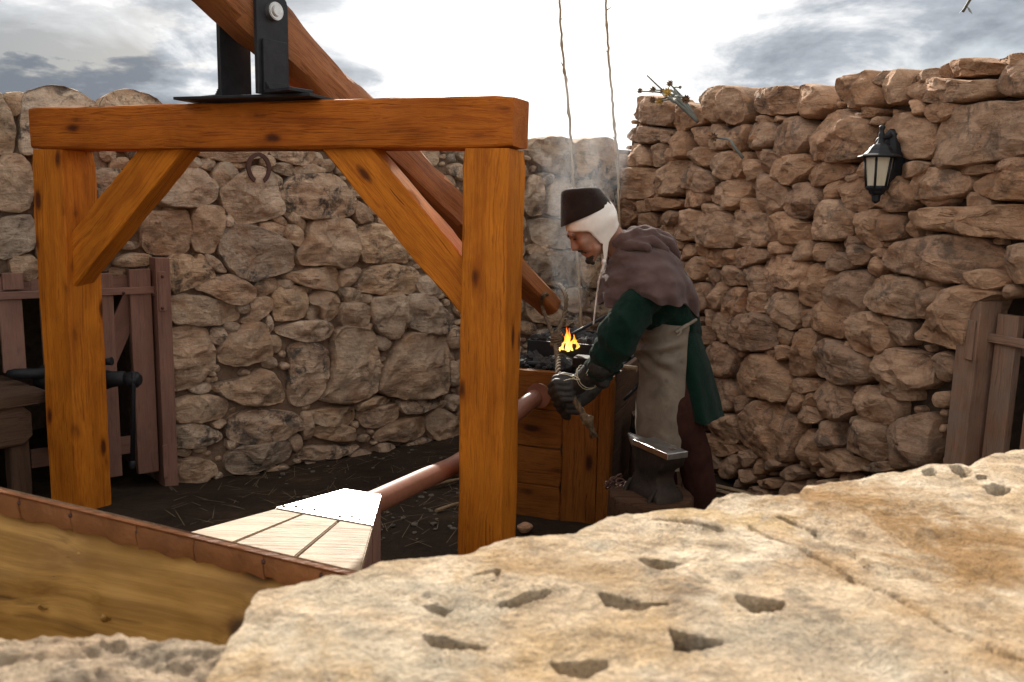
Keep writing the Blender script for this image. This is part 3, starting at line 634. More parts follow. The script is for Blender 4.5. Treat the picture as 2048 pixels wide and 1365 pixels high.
def build_wall(key, pl, label, t0, t1, z0, ztop, mat, joint, core_n, dep, rough, holes, setback, seed, maxfill):
    root = thing('stone_wall', label, 'stone wall', tuple(pl.w((t0+t1)/2, z0, -.2)))
    polys = []
    k = 0
    for (x0, y0, s), txt in TRACED[key]:
        for item in txt.replace('\n', ';').split(';'):
            if not item.strip(): continue
            nums = [float(q) for q in item.split()]
            k += 1
            polys.append(outline(nums, lambda a, b: pl.tz(x0+a/s, y0+b/s), seed+k))
    RES = .012
    gt = np.arange(t0, t1, RES); gz = np.arange(z0, ztop_max(ztop)+.12, RES)
    T, Z = np.meshgrid(gt, gz); occ = np.zeros(T.shape, bool)
    def mark(D):
        a0, a1 = np.searchsorted(gt, [D[:, 0].min(), D[:, 0].max()]); b0, b1 = np.searchsorted(gz, [D[:, 1].min(), D[:, 1].max()])
        sl = (slice(max(0, b0), b1+1), slice(max(0, a0), a1+1)); occ[sl] |= inside(D, T[sl], Z[sl])
    for f in holes: occ |= f(T, Z)
    top = np.array([np.interp(gt, [q[0] for q in ztop], [q[1] for q in ztop])]); occ |= Z > top
    outs = []
    for P in polys:
        D = dense(P, 66 if np.ptp(P[:, 0])+np.ptp(P[:, 1]) > .62 else 46 if np.ptp(P[:, 0])+np.ptp(P[:, 1]) > .35 else 26, .011)
        outs.append(D); mark(D)
    # small stones fill what was not traced
    r = random.Random(seed*3+1); nf = 0
    for rad in (.15, .12, .095, .075, .058, .044, .033, .025, .018):
        if rad > maxfill: continue
        for q in range(int(900*(.06/rad)**.9)+300):
            t, z = r.uniform(t0, t1), r.uniform(z0, ztop_max(ztop)); el = r.uniform(1.0, 1.7)
            a, b = rad*el, rad/math.sqrt(el)
            i0, i1 = np.searchsorted(gt, [t-a, t+a]); j0, j1 = np.searchsorted(gz, [z-b, z+b])
            if rad < .05 and z > np.interp(t, [q[0] for q in ztop], [q[1] for q in ztop])-.13: continue
            if i0 == 0 or j0 == 0 or i1 >= len(gt) or j1 >= len(gz): continue
            sl = (slice(j0, j1+1), slice(i0, i1+1))
            e = ((T[sl]-t)/a)**2+((Z[sl]-z)/b)**2 < 1
            if (occ[sl] & e).any(): continue
            rot = r.uniform(-.3, .3); pts = []
            m = r.choice((6, 7, 8))
            for h in range(m):
                th = 2*math.pi*(h+r.uniform(-.3, .3))/m; c, s_ = math.cos(th), math.sin(th); g = r.uniform(.95, 1.22)
                x, y = a*g*math.copysign(abs(c)**.75, c), b*g*math.copysign(abs(s_)**.75, s_)
                pts.append((t+x*math.cos(rot)-y*math.sin(rot), z+x*math.sin(rot)+y*math.cos(rot)))
            D = dense(np.array(pts), 22 if rad > .05 else 14); outs.append(D); mark(D)
    outs = [D for D in outs if D[:, 0].min() > t0-.6 and D[:, 0].max() < t1+.6]
    outs.sort(key=lambda D: -np.ptp(D[:, 0])*np.ptp(D[:, 1]))
    cv, cf = [], []
    for i, D in enumerate(outs):
        size = math.sqrt(np.ptp(D[:, 0])*np.ptp(D[:, 1])); rr = random.Random(seed*100+i)
        d = dep*(.55+.45*min(1.6, size/.25))*rr.uniform(.8, 1.25); base = rr.uniform(-.012, .018) if size > .12 else rr.uniform(-.03, .0)
        base += setback
        if size < .07: d = min(d, size*.6)
        big = len(D) >= 40
        rings = (RINGS_BIG if big else RINGS_SMALL) if key == 'back' else (RND if big or len(D) > 20 else RINGS_SMALL)
        v, f = stone_verts(pl, D, d, base, seed*1000+i, rings, rough, .16 if size > .1 else .05)
        if i < 296 and size > .05:
            me = pydata('stone', v, f, True); me.set_sharp_from_angle(angle=R(36)); link('stone', me, root, mat)
        else:
            o = len(cv); cv += v; cf += [tuple(q+o for q in g) for g in f]
    if cv: tag(link('chinking_stones', pydata('chinking_stones', cv, cf, True), root, mat), kind='stuff')
    return root
def ztop_max(z): return max(q[1] for q in z)
def core(pl, rects, front, back, mat, parent, seed, amp):
    """the earth and rubble between and behind the stones, in pieces (t0, t1, z0, top profile)"""
    for t0, t1, z0, top in rects:
        nt = max(2, int((t1-t0)/.05)); rows = []
        def ztop(t): return np.interp(t, [q[0] for q in top], [q[1] for q in top])
        prof = []
        for i in range(nt+1):
            t = t0+(t1-t0)*i/nt; zt = ztop(t); nz = 36; col = []
            for k in range(nz+1):
                z = z0+(zt-z0)*k/nz; P = pl.w(t, z, front); col.append(P+pl.n*(fbm(P, 5, 4, seed)*amp))
            col.append(pl.w(t, zt+.0, back)); col.append(pl.w(t, z0, back)); rows.append(col)
        me = loft('mortar', rows, mat, parent, closed=True, cap0=True, cap1=True)
# ---- the back wall, with the opening that the gate stands in
tb = lambda u, v: PB.tz(u, v)
T_GATE = tb(303, 700)[0]; T_L = -5.6
Z_LINT = tb(200, 552)[1]
top_b = [(T_L, 2.10)]+[tb(*p) for p in ((0, 186), (60, 178), (118, 173), (165, 195), (235, 184), (330, 195), (520, 215), (740, 245), (900, 268), (1060, 282), (1140, 278), (1222, 280))]+[(.25, 2.08)]
gate_hole = lambda T, Z: (T < T_GATE) & (Z < Z_LINT)
wb = build_wall('back', PB, 'long pale grey stone wall of big blocks with a horseshoe hung on it, behind the timber frame', T_L, .12, -.35, top_b, MT['stone_grey'], None, 0, .060, .10, [gate_hole], 0, 11, .12)
low = lambda tp, d: [(a, b-d) for a, b in tp]
core(PB, [(T_GATE+.02, .35, -.5, low(top_b, .07)), (T_L, T_GATE+.02, Z_LINT+.02, low(top_b, .07))], -.034, -.55, MT['mortar'], wb, 3, .03)
# ---- the right wall
tr = lambda u, v: PR.tz(u, v)
top_r = [(-.1, 2.05)]+[tr(*p) for p in ((1243, 300), (1252, 285), (1256, 245), (1268, 196), (1300, 192), (1355, 200), (1405, 200), (1425, 182), (1470, 172), (1600, 170), (1660, 158), (1730, 155), (1800, 145), (1880, 130), (1950, 122), (2048, 110), (2120, 104))]+[(6.4, 2.3)]
T_G2 = tr(1930, 750)[0]; Z_G2 = tr(1960, 600)[1]
gate2 = lambda T, Z: (T > T_G2) & (Z < Z_G2) & (T < T_G2+1.2)
wr = build_wall('right', PR, 'high tan dry stone wall of rounded rubble on the right, carrying the lantern', -.1, 5.2, -.5, top_r, MT['stone_tan'], None, 0, .085, .12, [gate2], 0, 23, .12)
core(PR, [(-.05, T_G2, -.6, low(top_r, .09)), (T_G2, T_G2+1.2, Z_G2+.02, low(top_r, .09)), (T_G2+1.2, 6.0, -.6, low(top_r, .09))], -.068, -.6, MT['joint'], wr, 5, .03)

# added unseen wall, blocks sky light to darken the left of the yard
bm = bmesh.new(); box_bm(bm, (-3.75, 1.6, 1.3), WORLD_AX, (.25, 3.2, 1.8)); o = link('wall', bm_mesh('wall', bm), None, MT['mortar']); o['kind'] = 'structure'

def dots(name, pts, r, mat, parent, flat=1.0, nrm=UP if 'UP' in globals() else Vector((0, 0, 1))):
    bm = bmesh.new(); bmesh.ops.create_uvsphere(bm, u_segments=8, v_segments=6, radius=r, matrix=Matrix.Scale(flat, 4, nrm))
    me = bm_mesh(name, bm, True); me.materials.append(mat)
    for p in pts:
        o = bpy.data.objects.new(name, me); COL.objects.link(o); o.parent = parent; off = Vector(p); q = parent
        while q is not None: off = off-q.location; q = q.parent
        o.location = off
# ================================================================== timber frame
FA = R(19.743); FU = Vector((math.cos(FA), -math.sin(FA), 0)); FW = Vector((math.sin(FA), math.cos(FA), 0)); UP = Vector((0, 0, 1))
FP = Vector((-.0219, 3.1346, 0)); S = .189; FWID = 2.358; ZT = CAM_H+.4149
def fp(a, b, z): return FP-FU*a+FW*b+UP*z          # a to the left of the front right edge, b back, z up
fr = thing('timber_frame', 'big orange stained timber frame with two braced posts and an iron pivot on its beam', 'timber frame', tuple(fp(FWID/2, S/2, 0)))
timber('post', fp(S/2+.004, S/2, -.2), fp(S/2+.004, S/2, ZT-S-.001), FU, S*.985, S*.985, MT['timber'], fr, seed=1, wob=.0028, chamfer=.008)
timber('post', fp(FWID-S/2+.02, S/2, -.2), fp(FWID-S/2-.002, S/2, ZT-S-.001), FU, S*.97, S*1.05, MT['timber'], fr, seed=2, wob=.0035, chamfer=.008)
timber('beam', fp(FWID+.005, S/2, ZT-S/2), fp(-.004, S/2, ZT-S/2), FW, S*1.0, S, MT['timber_beam'], fr, seed=3, chamfer=.012, wob=.0028, nseg=34)
def on_front(u, v, b=0.0):
    r = Vector(ray(u, v)); o = Vector(EYE); p = FP+FW*b; k = (p-o).dot(FW)/r.dot(FW); return o+r*k
def brace(pa, pb, wid, seed):
    a, b = on_front(*pa, .045), on_front(*pb, .045)
    d = (b-a).normalized(); side = FW
    timber('brace', a-d*.03+FW*.045, b+d*.03+FW*.045, FW, .115, wid, MT['timber'], fr, seed=seed, wob=.004, chamfer=.008)
brace((352, 262), (118, 562), .178, 4)
brace((668, 266), (955, 606), .163, 5)
# iron pivot on the beam
PIV = at(545, 24, 3.46)
nb = Vector((.80, -.60, 0)).normalized(); tbk = Vector((.60, .80, 0))
ztop_beam = ZT+.004
pc = Vector((PIV.x, PIV.y, 0))-nb*.135
br = box('pivot_bracket', pc+UP*(ztop_beam+.006)+FU*.0, (FU, FW, UP), (.33, .092, .006), MT['iron'], fr, .002)
for s_ in (1, -1):
    c = pc+nb*(.125*s_)
    zt = PIV.z+.085
    # upright with a rounded head
    bm = bmesh.new(); hw = .075; pts = [(-hw, ztop_beam+.0135), (hw, ztop_beam+.0135)]
    for k in range(9): a = math.pi*k/8; pts.append((math.cos(a)*hw, PIV.z+.03+math.sin(a)*.055))
    f = [[bm.verts.new(c+tbk*x+UP*z+nb*o) for x, z in pts] for o in (-.011, .011)]
    bm.faces.new(f[0]); bm.faces.new(f[1][::-1])
    for i in range(len(pts)): j = (i+1) % len(pts); bm.faces.new((f[0][i], f[1][i], f[1][j], f[0][j]))
    bmesh.ops.bevel(bm, geom=bm.edges[:], offset=.002, segments=1, affect='EDGES')
    link('upright', bm_mesh('upright', bm), br, MT['iron'])
    bm = bmesh.new(); q = c+nb*(.0195*s_); hz = .105
    box_bm(bm, q+UP*(ztop_beam+.014+hz), (tbk, nb, UP), (.058, .008, hz), .003)
    box_bm(bm, q+nb*s_*.075+UP*(ztop_beam+.0225), (tbk, nb, UP), (.058, .085, .008), .003)
    for k in range(4):
        box_bm(bm, q+nb*s_*(.012+.007*k)+UP*(ztop_beam+.031+.004*(3-k)), (tbk, nb, UP), (.057, .006, .004*(4-k)), .001)
    link('angle_plate', bm_mesh('angle_plate', bm), br, MT['iron'])
bm = bmesh.new()
M = Matrix.Translation(PIV-nb*.135) @ nb.to_track_quat('Z', 'Y').to_matrix().to_4x4()
bmesh.ops.create_cone(bm, cap_ends=True, segments=28, radius1=.022, radius2=.022, depth=.34, matrix=M)
M2 = Matrix.Translation(PIV+nb*.012) @ nb.to_track_quat('Z', 'Y').to_matrix().to_4x4()
bmesh.ops.create_cone(bm, cap_ends=True, segments=28, radius1=.037, radius2=.034, depth=.03, matrix=M2)
bmesh.ops.bevel(bm, geom=[e for e in bm.edges if not e.is_boundary and e.calc_face_angle(0) > 1], offset=.003, segments=2, affect='EDGES')
link('pivot_pin', bm_mesh('pivot_pin', bm), br, MT['steel'])

# ================================================================== lever pole
LP = PIV-nb*.135; LE = at(1106, 614, 4.45)
ld = (LE-LP).normalized()
lv = thing('lever_pole', 'long rough brown timber lever slanting from the iron pivot down to the rope', 'lever pole', tuple(LP))
timber('pole', LP-ld*1.0+UP*.01, LE, nb, .235, .235, MT['timber_log'], lv, chamfer=.05, wob=.014, nseg=44, taper=.52, seed=9, ends=.014)

# ================================================================== rope
HAND = at(1118, 752, 3.58); KNOT = at(1112, 690, 4.0)
rp = thing('rope', 'frayed brown rope looped round the lever end and gripped in a black glove', 'rope', tuple(HAND))
def twist(name, pts, r, parent, n=3, turns=26, mat='rope', fr_=.55):
    P = spline(pts, 10); L = [0]
    for a, b in zip(P, P[1:]): L.append(L[-1]+(b-a).length)
    bm = bmesh.new()
    for k in range(n):
        q = []
        for i, p in enumerate(P):
            d = (P[min(i+1, len(P)-1)]-P[max(i-1, 0)]).normalized(); u = d.orthogonal().normalized() if i == 0 else (u0-d*u0.dot(d)).normalized()
            u0 = u; v = d.cross(u); a = L[i]*turns+2*math.pi*k/n
            q.append(p+(u*math.cos(a)+v*math.sin(a))*r*.55)
        tube_bm(bm, q, r*fr_, 6)
    return link(name, bm_mesh(name, bm, True), parent, MT[mat])
Ea, Eb = at(1084, 612, 4.38), at(1131, 600, 4.45)
twist('strand', [at(1108, 600, 4.52)+UP*.02, at(1088, 590, 4.3), Ea, at(1098, 650, 4.2), KNOT], .011, rp, turns=60)
twist('strand', [at(1120, 570, 4.55), Eb+Vector((.0, -.05, .02)), at(1128, 636, 4.3), at(1116, 665, 4.1), KNOT], .012, rp, turns=60)
twist('rope_length', [at(1114, 664, 4.08), KNOT, at(1116, 722, 3.75), HAND, at(1140, 785, 3.5), at(1156, 812, 3.45), at(1172, 838, 3.44)], .014, rp, turns=55)
bm = bmesh.new()
for k in range(7):
    c = KNOT.lerp(at(1113, 668, 4.06), k/6); tube_bm(bm, [c+Vector((math.cos(a)*.023, math.sin(a)*.023, .004*math.sin(a+k))) for a in [2*math.pi*j/12 for j in range(13)]], .007, 6, False)
link('whipping', bm_mesh('whipping', bm, True), rp, MT['rope'])
kb = blob('knot', [[(at(1166, 832, 3.44), .018), (at(1176, 842, 3.43), .020), (at(1180, 852, 3.44), .016)], [(at(1168, 844, 3.43), .013), (at(1182, 836, 3.43), .014)]], MT['rope'], rp, .005, 2, disp=lambda p: .003*fbm(p, 90, 2))
bm = bmesh.new(); r_ = random.Random(4)
for k in range(22):
    a = at(1179+r_.uniform(-5, 5), 848, 3.44+r_.uniform(-.015, .015)); b = at(1190+r_.uniform(-11, 9), 874+r_.uniform(-6, 5), 3.44+r_.uniform(-.02, .02))
    tube_bm(bm, [a, a.lerp(b, .5)+Vector((r_.uniform(-.006, .006), 0, 0)), b], [.004, .0035, .002], 5)
link('frayed_end', bm_mesh('frayed_end', bm, True), rp, MT['rope'])

# ================================================================== canes in the corner
def cane(label, pts, r0, r1, seed):
    r = random.Random(seed); P = spline(pts, 14); n = len(P); rad = []
    for i in range(n):
        t = i/(n-1); q = r0+(r1-r0)*t; rad.append(q*(1.5 if r.random() < .14 else 1)); P[i] = P[i]+Vector((r.uniform(-1, 1), r.uniform(-1, 1), 0))*.004
    root = tag(tube('cane', P, rad, MT['cane'], None, 7), label, 'cane')
    for i in range(6, n-4, 9):
        d = Vector((r.uniform(-1, 1), r.uniform(-.4, .4), .5)).normalized()
        tube('twig_stub', [P[i], P[i]+d*r.uniform(.02, .05)], [.005, .002], MT['cane'], root, 5)
    return root
cane('tall dry cane standing behind the forge fire, the left one of the pair', [at(1172, 830, 5.2), at(1161, 640, 5.3), at(1148, 380, 5.6), at(1137, 215, 5.85), at(1124, 90, 6.0), at(1116, -60, 6.15)], .0105, .0075, 1)
cane('tall dry cane rising behind the dark hat, leaning in the wall corner', [at(1262, 830, 5.5), at(1240, 480, 5.8), at(1235, 330, 6.0), at(1224, 190, 6.15), at(1214, 60, 6.3), at(1210, -60, 6.4)], .0105, .0075, 2)
bm = bmesh.new(); r_ = random.Random(11)
for k in range(26):
    a = at(1168+r_.uniform(-3, 3), 577, 5.3); tube_bm(bm, [a, at(1168+r_.uniform(-12, 22), 578+r_.uniform(-16, 18), 5.3+r_.uniform(-.04, .04))], [.004, .0015], 4)
tag(link('dry_tuft', bm_mesh('dry_tuft', bm), None, MT['straw']), 'pale dry straw tuft caught on the cane below the chin', 'straw tuft')

# ================================================================== gates
def pbox(name, pl, q, n0, n1, mat, parent, bev=.004, lean=None):
    """board on a wall plane: q = corner points (t,z) of a convex outline; from n0 to n1 out of the wall"""
    t = [p[0] for p in q]; bm = bmesh.new()
    a = [bm.verts.new(pl.w(p[0], p[1], n0)) for p in q]; b = [bm.verts.new(pl.w(p[0], p[1], n1)) for p in q]
    bm.faces.new(a[::-1]); bm.faces.new(b)
    for i in range(len(q)): j = (i+1) % len(q); bm.faces.new((a[i], a[j], b[j], b[i]))
    bmesh.ops.recalc_face_normals(bm, faces=bm.faces)
    bmesh.ops.bevel(bm, geom=bm.edges[:], offset=bev, segments=2, affect='EDGES')
    return link(name, bm_mesh(name, bm), parent, mat)
def pboard(name, pl, p0, p1, wid, n0, n1, mat, parent, bev=.004):
    """board between two (t,z) points with grain along it"""
    a, b = pl.w(p0[0], p0[1], (n0+n1)/2), pl.w(p1[0], p1[1], (n0+n1)/2)
    d = (b-a).normalized(); s = pl.n.cross(d)
    c = (a+b)/2; L = (b-a).length
    bm = bmesh.new(); box_bm(bm, (0, 0, 0), WORLD_AX, (L/2, wid/2, abs(n1-n0)/2), bev, 2)
    me = bm_mesh(name, bm); me.materials.append(mat)
    o = bpy.data.objects.new(name, me); COL.objects.link(o); o.parent = parent
    off = c; q = parent
    while q is not None: off = off-q.location; q = q.parent
    o.matrix_local = Matrix.Translation(off) @ Matrix(((d.x, s.x, pl.n.x), (d.y, s.y, pl.n.y), (d.z, s.z, pl.n.z))).to_4x4()
    return o
B = lambda u, v: PB.tz(u, v)
gt_ = thing('gate', 'brown painted wooden gate with a strap hinge and diagonal brace, left in the back wall', 'gate', tuple(PB.w(B(200, 800)[0], -.2, 0)))
def vb(name, u, v0, v1, wpx, n0, n1, mat=MT['gate'], par=gt_, pl=PB):
    """upright board centred on pixel column u at mid height"""
    vm = (v0+v1)/2; t = pl.tz(u, vm)[0]; w_ = abs(pl.tz(u+wpx/2, vm)[0]-pl.tz(u-wpx/2, vm)[0])
    return pboard(name, pl, (t, pl.tz(u, v1)[1]), (t, pl.tz(u, v0)[1]), w_, n0, n1, mat, par)
def hb(name, u0, u1, v, hpx, n0, n1, mat=MT['gate'], par=gt_, pl=PB, level=True):
    um = (u0+u1)/2; z = pl.tz(um, v)[1]; h = abs(pl.tz(um, v+hpx/2)[1]-pl.tz(um, v-hpx/2)[1])
    return pboard(name, pl, (pl.tz(u0, v)[0], z), (pl.tz(u1, v)[0], z), h, n0, n1, mat, par)
vb('gate_post', 322, 514, 990, 28, .0, .12)
vb('stile', 282, 537, 942, 42, .02, .065)
vb('stile', 216, 545, 950, 26, .02, .065)
vb('board', 22, 598, 742, 46, .02, .06)
hb('rail', 60, 262, 572, 34, .0, .018); hb('rail', 60, 300, 900, 36, .0, .018); hb('rail', -120, 60, 572, 34, .0, .018)
vb('stile', 22, 545, 578, 42, .02, .065)
vb('board', 100, 600, 900, 28, .02, .06)
a0, a1 = B(268, 590), B(212, 720)
pboard('brace', PB, a0, a1, .115, .0, .018, MT['gate'], gt_)
hb('hinge_strap', -120, 308, 586, 15, .067, .077)
vb('hinge_plate', 311, 540, 618, 15, .121, .129)
vb('lower_hinge_plate', 318, 880, 945, 10, .121, .129)
RV = []
for u, v, n in ((240, 584, .077), (300, 588, .077), (120, 586, .077), (311, 550, .129), (311, 612, .129)):
    t, z = B(u, v); RV.append(PB.w(t, z, n))
dots('rivet', RV, .009, MT['rust'], gt_)
# the dark store behind the gate
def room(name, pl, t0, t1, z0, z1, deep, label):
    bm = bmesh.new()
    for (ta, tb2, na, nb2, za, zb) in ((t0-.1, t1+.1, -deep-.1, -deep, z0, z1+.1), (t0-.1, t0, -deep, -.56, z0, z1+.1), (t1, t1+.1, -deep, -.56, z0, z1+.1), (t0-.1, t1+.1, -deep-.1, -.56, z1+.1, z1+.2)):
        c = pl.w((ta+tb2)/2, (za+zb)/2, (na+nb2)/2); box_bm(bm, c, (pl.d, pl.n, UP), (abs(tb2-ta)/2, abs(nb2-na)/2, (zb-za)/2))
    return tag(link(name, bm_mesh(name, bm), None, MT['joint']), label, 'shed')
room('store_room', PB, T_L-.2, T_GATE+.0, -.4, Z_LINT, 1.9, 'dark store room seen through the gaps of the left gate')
g2 = thing('gate', 'weathered brown plank gate with a strap hinge at the right end of the wall', 'gate', tuple(PR.w(tr(1960, 750)[0], -.2, 0)))
vbr = lambda *a, **k: vb(*a, par=g2, pl=PR, **k)
vbr('gate_post', 1944, 598, 960, 42, -.06, .06, mat=MT['gate_old'])
vbr('board', 1993, 628, 960, 42, -.05, -.012, mat=MT['gate_old'])
vbr('board', 2052, 780, 960, 30, -.05, -.012, mat=MT['gate_old'])
vbr('hinge_plate', 1963, 640, 720, 16, .061, .069, mat=MT['gate_old'])
hb('hinge_strap', 1966, 2075, 683, 19, -.008, .006, MT['gate_old'], g2, PR)
hb('rail', 1985, 2100, 705, 26, -.09, -.055, MT['gate_old'], g2, PR)
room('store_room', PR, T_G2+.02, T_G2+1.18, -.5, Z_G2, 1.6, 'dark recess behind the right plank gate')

# ================================================================== bench and vice on the left
wbk = thing('workbench', 'low dark wooden workbench behind the left post', 'workbench', tuple(onz(30, 860, .35)*1))
zb_ = .56
bdir = Vector((.62, .78, 0)).normalized(); bperp = Vector((-.78, .62, 0))
bc = at(96, 782, 4.0); bc.z = zb_
for k in range(3):
    c = bc-bdir*.62+bperp*(.10+.20*k)
    timber('bench_top_board', c-bdir*.62-UP*.03, c+bdir*.62-UP*.03, bperp, .195, .06, MT['bench'], wbk, seed=30+k, wob=.003, chamfer=.008)
for dx, dy in ((.5, .1), (-.5, .1), (.5, .52), (-.5, .52)):
    c = bc-bdir*.62+bdir*dx+bperp*dy
    timber('leg', (c.x, c.y, -.05), (c.x, c.y, zb_-.062), bperp, .09, .09, MT['bench'], wbk, seed=40, wob=.003, nseg=8)
c = bc-bdir*.62+bperp*.045
timber('apron_board', c-bdir*.55-UP*.16, c+bdir*.55-UP*.16, bperp, .03, .2, MT['bench'], wbk, seed=44, wob=.003)
vd = 4.22
vs_ = thing('bench_vice', 'black iron bench vice with a long screw handle hanging down', 'vice', tuple(at(150, 790, vd)))
def cyl_pts(name, pts, rad, par, mat=MT['iron'], n=14): return tube(name, pts, rad, mat, par, n)
cyl_pts('jaw', [at(16, 748, vd-.1), at(30, 748, vd-.1), at(90, 748, vd-.05), at(105, 752, vd)], [.018, .026, .03, .05], vs_)
cyl_pts('body', [at(80, 752, vd), at(100, 758, vd), at(150, 760, vd), at(215, 760, vd)], [.06, .075, .07, .05], vs_)
cyl_pts('screw', [at(212, 760, vd), at(225, 759, vd), at(248, 757, vd), at(252, 756, vd)], [.05, .042, .038, .028], vs_)
kn = cyl_pts('screw_head', [at(250, 760, vd), at(258, 760, vd), at(274, 760, vd), at(281, 760, vd)], [.026, .042, .042, .026], vs_)
cyl_pts('handle', [at(267, 744, vd-.03), at(267, 775, vd-.03), at(265, 930, vd-.05)], [.011, .011, .012], vs_)
blob('handle_knob', [[(at(265, 926, vd-.05), .018), (at(265, 934, vd-.05), .017)]], MT['iron'], vs_, .006, 2)
cyl_pts('clamp_lug', [at(205, 724, vd+.02), at(214, 724, vd+.02), at(224, 723, vd+.02)], [.02, .018, .022], vs_)

# ================================================================== horseshoe
t0, z0 = B(506, 345)
bm = bmesh.new(); N = 26; hw, hh = abs(B(527, 345)[0]-B(486, 345)[0])/2, abs(B(506, 318)[1]-B(506, 375)[1])
ring = []
for k in range(N+1):
    a = R(-62+304*k/N); cx, cz = math.cos(a)*hw, math.sin(a)*hw*1.28
    if math.sin(a) < 0: cx *= 1-.12*(-math.sin(a))
    wd = .017 if True else 0
    ux, uz = math.cos(a), math.sin(a)
    ring.append([PB.w(t0+cx+ux*o, z0+.02+cz+uz*o, n) for o, n in ((-wd/2-.003, .082), (wd/2+.003, .082), (wd/2+.003, .098), (-wd/2-.003, .098))])
tag(loft('horseshoe', ring, MT['rust'], None, True, True, True, False), 'rusty brown horseshoe nailed to the back wall', 'horseshoe')

# ================================================================== wall lantern
LT = PR.px(1800, 318)                                     # where the back plate meets the wall
ln = thing('wall_lantern', 'black carriage lantern with cream glass panes on a curved arm on the right wall', 'wall lantern', tuple(LT))
n_ = PR.n; d_ = PR.d
bm = bmesh.new(); pts = [(-.035, .115), (0, .14), (.035, .115), (.055, .04), (.055, -.05), (.03, -.13), (0, -.155), (-.03, -.13), (-.055, -.05), (-.055, .04)]
f = [[bm.verts.new(LT+d_*x*s+UP*z*s+n_*o) for x, z in pts] for o, s in ((.02, 1), (.075, 1), (.10, .82))]
for i in range(2):
    for k in range(len(pts)): j = (k+1) % len(pts); bm.faces.new((f[i][k], f[i][j], f[i+1][j], f[i+1][k]))
bm.faces.new(f[0][::-1]); bm.faces.new(f[2])
link('back_plate', bm_mesh('back_plate', bm), ln, MT['iron'])
LC = at(1759, 318, (LT+n_*.24).y); LC = Vector((LC.x, LC.y, 0))
zt_f, zr_t, zr_b, zg_b, zb_b = (at(1762, v, LC.y).z for v in (250, 290, 314, 376, 408))
cyl_pts('arm', spline([LT+n_*.08+UP*.02, LT+n_*.14+UP*.075, Vector((LC.x, LC.y, zt_f-.058))+(n_*-.05+UP*.012), Vector((LC.x, LC.y, zt_f-.062))], 6), .014, ln)
def turned(name, prof, mat, parent, n=24, flat=False, rot=0):
    rings = [[Vector((LC.x+math.cos(2*math.pi*k/n+rot)*r, LC.y+math.sin(2*math.pi*k/n+rot)*r, z)) for k in range(n)] for r, z in prof]
    return loft(name, rings, mat, parent, True, True, True, not flat)
h = zr_t-zt_f
turned('finial', [(.004, zt_f), (.013, zt_f-.006), (.015, zt_f-.014), (.009, zt_f-.026), (.011, zt_f-.036), (.015, zt_f-.046), (.012, zt_f-.06), (.015, zt_f-.075), (.022, zr_t+.004)], MT['iron'], ln)
hr = zr_t-zr_b
turned('roof', [(.02, zr_t+.006), (.036, zr_t), (.052, zr_t-hr*.3), (.058, zr_t-hr*.5), (.060, zr_t-hr*.52), (.072, zr_t-hr*.75), (.098, zr_b+.004), (.101, zr_b), (.098, zr_b-.005), (.06, zr_b-.006)], MT['iron'], ln, 8, True, .3)
zg_t = zr_b-.006
ru, rl = .069, .050
def hexp(r, z, k): a = 2*math.pi*(k+.5)/6+.45; return Vector((LC.x+math.cos(a)*r, LC.y+math.sin(a)*r, z))
for k in range(6):
    q = [hexp(ru*.965, zg_t, k), hexp(ru*.965, zg_t, k+1), hexp(rl*.965, zg_b, k+1), hexp(rl*.965, zg_b, k)]
    nrm = (q[1]-q[0]).cross(q[2]-q[0]).normalized()
    me = pydata('glass_pane', q+[p+nrm*.003 for p in q], [(0, 1, 2, 3), (7, 6, 5, 4), (0, 4, 5, 1), (1, 5, 6, 2), (2, 6, 7, 3), (3, 7, 4, 0)]); link('glass_pane', me, ln, MT['glass'])
    tube('frame_bar', [hexp(ru, zg_t, k), hexp(rl, zg_b, k)], .0058, MT['iron'], ln, 6)
turned('lantern_base', [(rl*1.06, zg_b+.008), (rl*1.08, zg_b), (rl*.98, zg_b-.010), (.040, zg_b-.014), (.034, zg_b-.028), (.022, zg_b-.036), (.018, zb_b+.012), (.009, zb_b+.004), (.004, zb_b)], MT['iron'], ln, 12, True)

# ================================================================== plants on the wall
def rosette(parent, c, d, r, mat, seed):
    x = Vector(d).normalized(); u = x.orthogonal().normalized(); v = x.cross(u); q = random.Random(seed)
    bm = bmesh.new()
    for k in range(16):
        a = 2*math.pi*k/16+q.uniform(-.15, .15); o = u*math.cos(a)+v*math.sin(a); s = u*-math.sin(a)+v*math.cos(a)
        lift = (k % 2)*.5+.2; p = [c, c+o*r*.55+s*r*.22+x*r*lift*.5, c+o*r*1.0+x*r*lift, c+o*r*.55-s*r*.22+x*r*lift*.5]
        bm.faces.new([bm.verts.new(z) for z in p])
    bmesh.ops.create_icosphere(bm, subdivisions=1, radius=r*.42, matrix=Matrix.Translation(c+x*r*.15))
    me = bpy.data.meshes.new('rosette'); bm.to_mesh(me); bm.free(); return link('rosette', me, parent, mat)
def succulent(label, root_px, stems, off):
    base = PR.px(*root_px, n=off); rt = thing('succulent', label, 'plant', tuple(base))
    for i, (mid, tip, r, mt) in enumerate(stems):
        m = [PR.px(*p, n=off+.05+.03*(i % 3)) for p in mid]; tp = PR.px(*tip, n=off+.09+.05*((i*7) % 4)/3)
        P = spline([base]+m+[tp], 6); tube('stem', P, [.011-.006*k/(len(P)-1) for k in range(len(P))], MT['plant'], rt, 7)
        if r: rosette(rt, tp, (P[-1]-P[-3]).normalized()*.5+Vector((-.25, -1, .1)), r*1.45, MT[mt], i)
    return rt
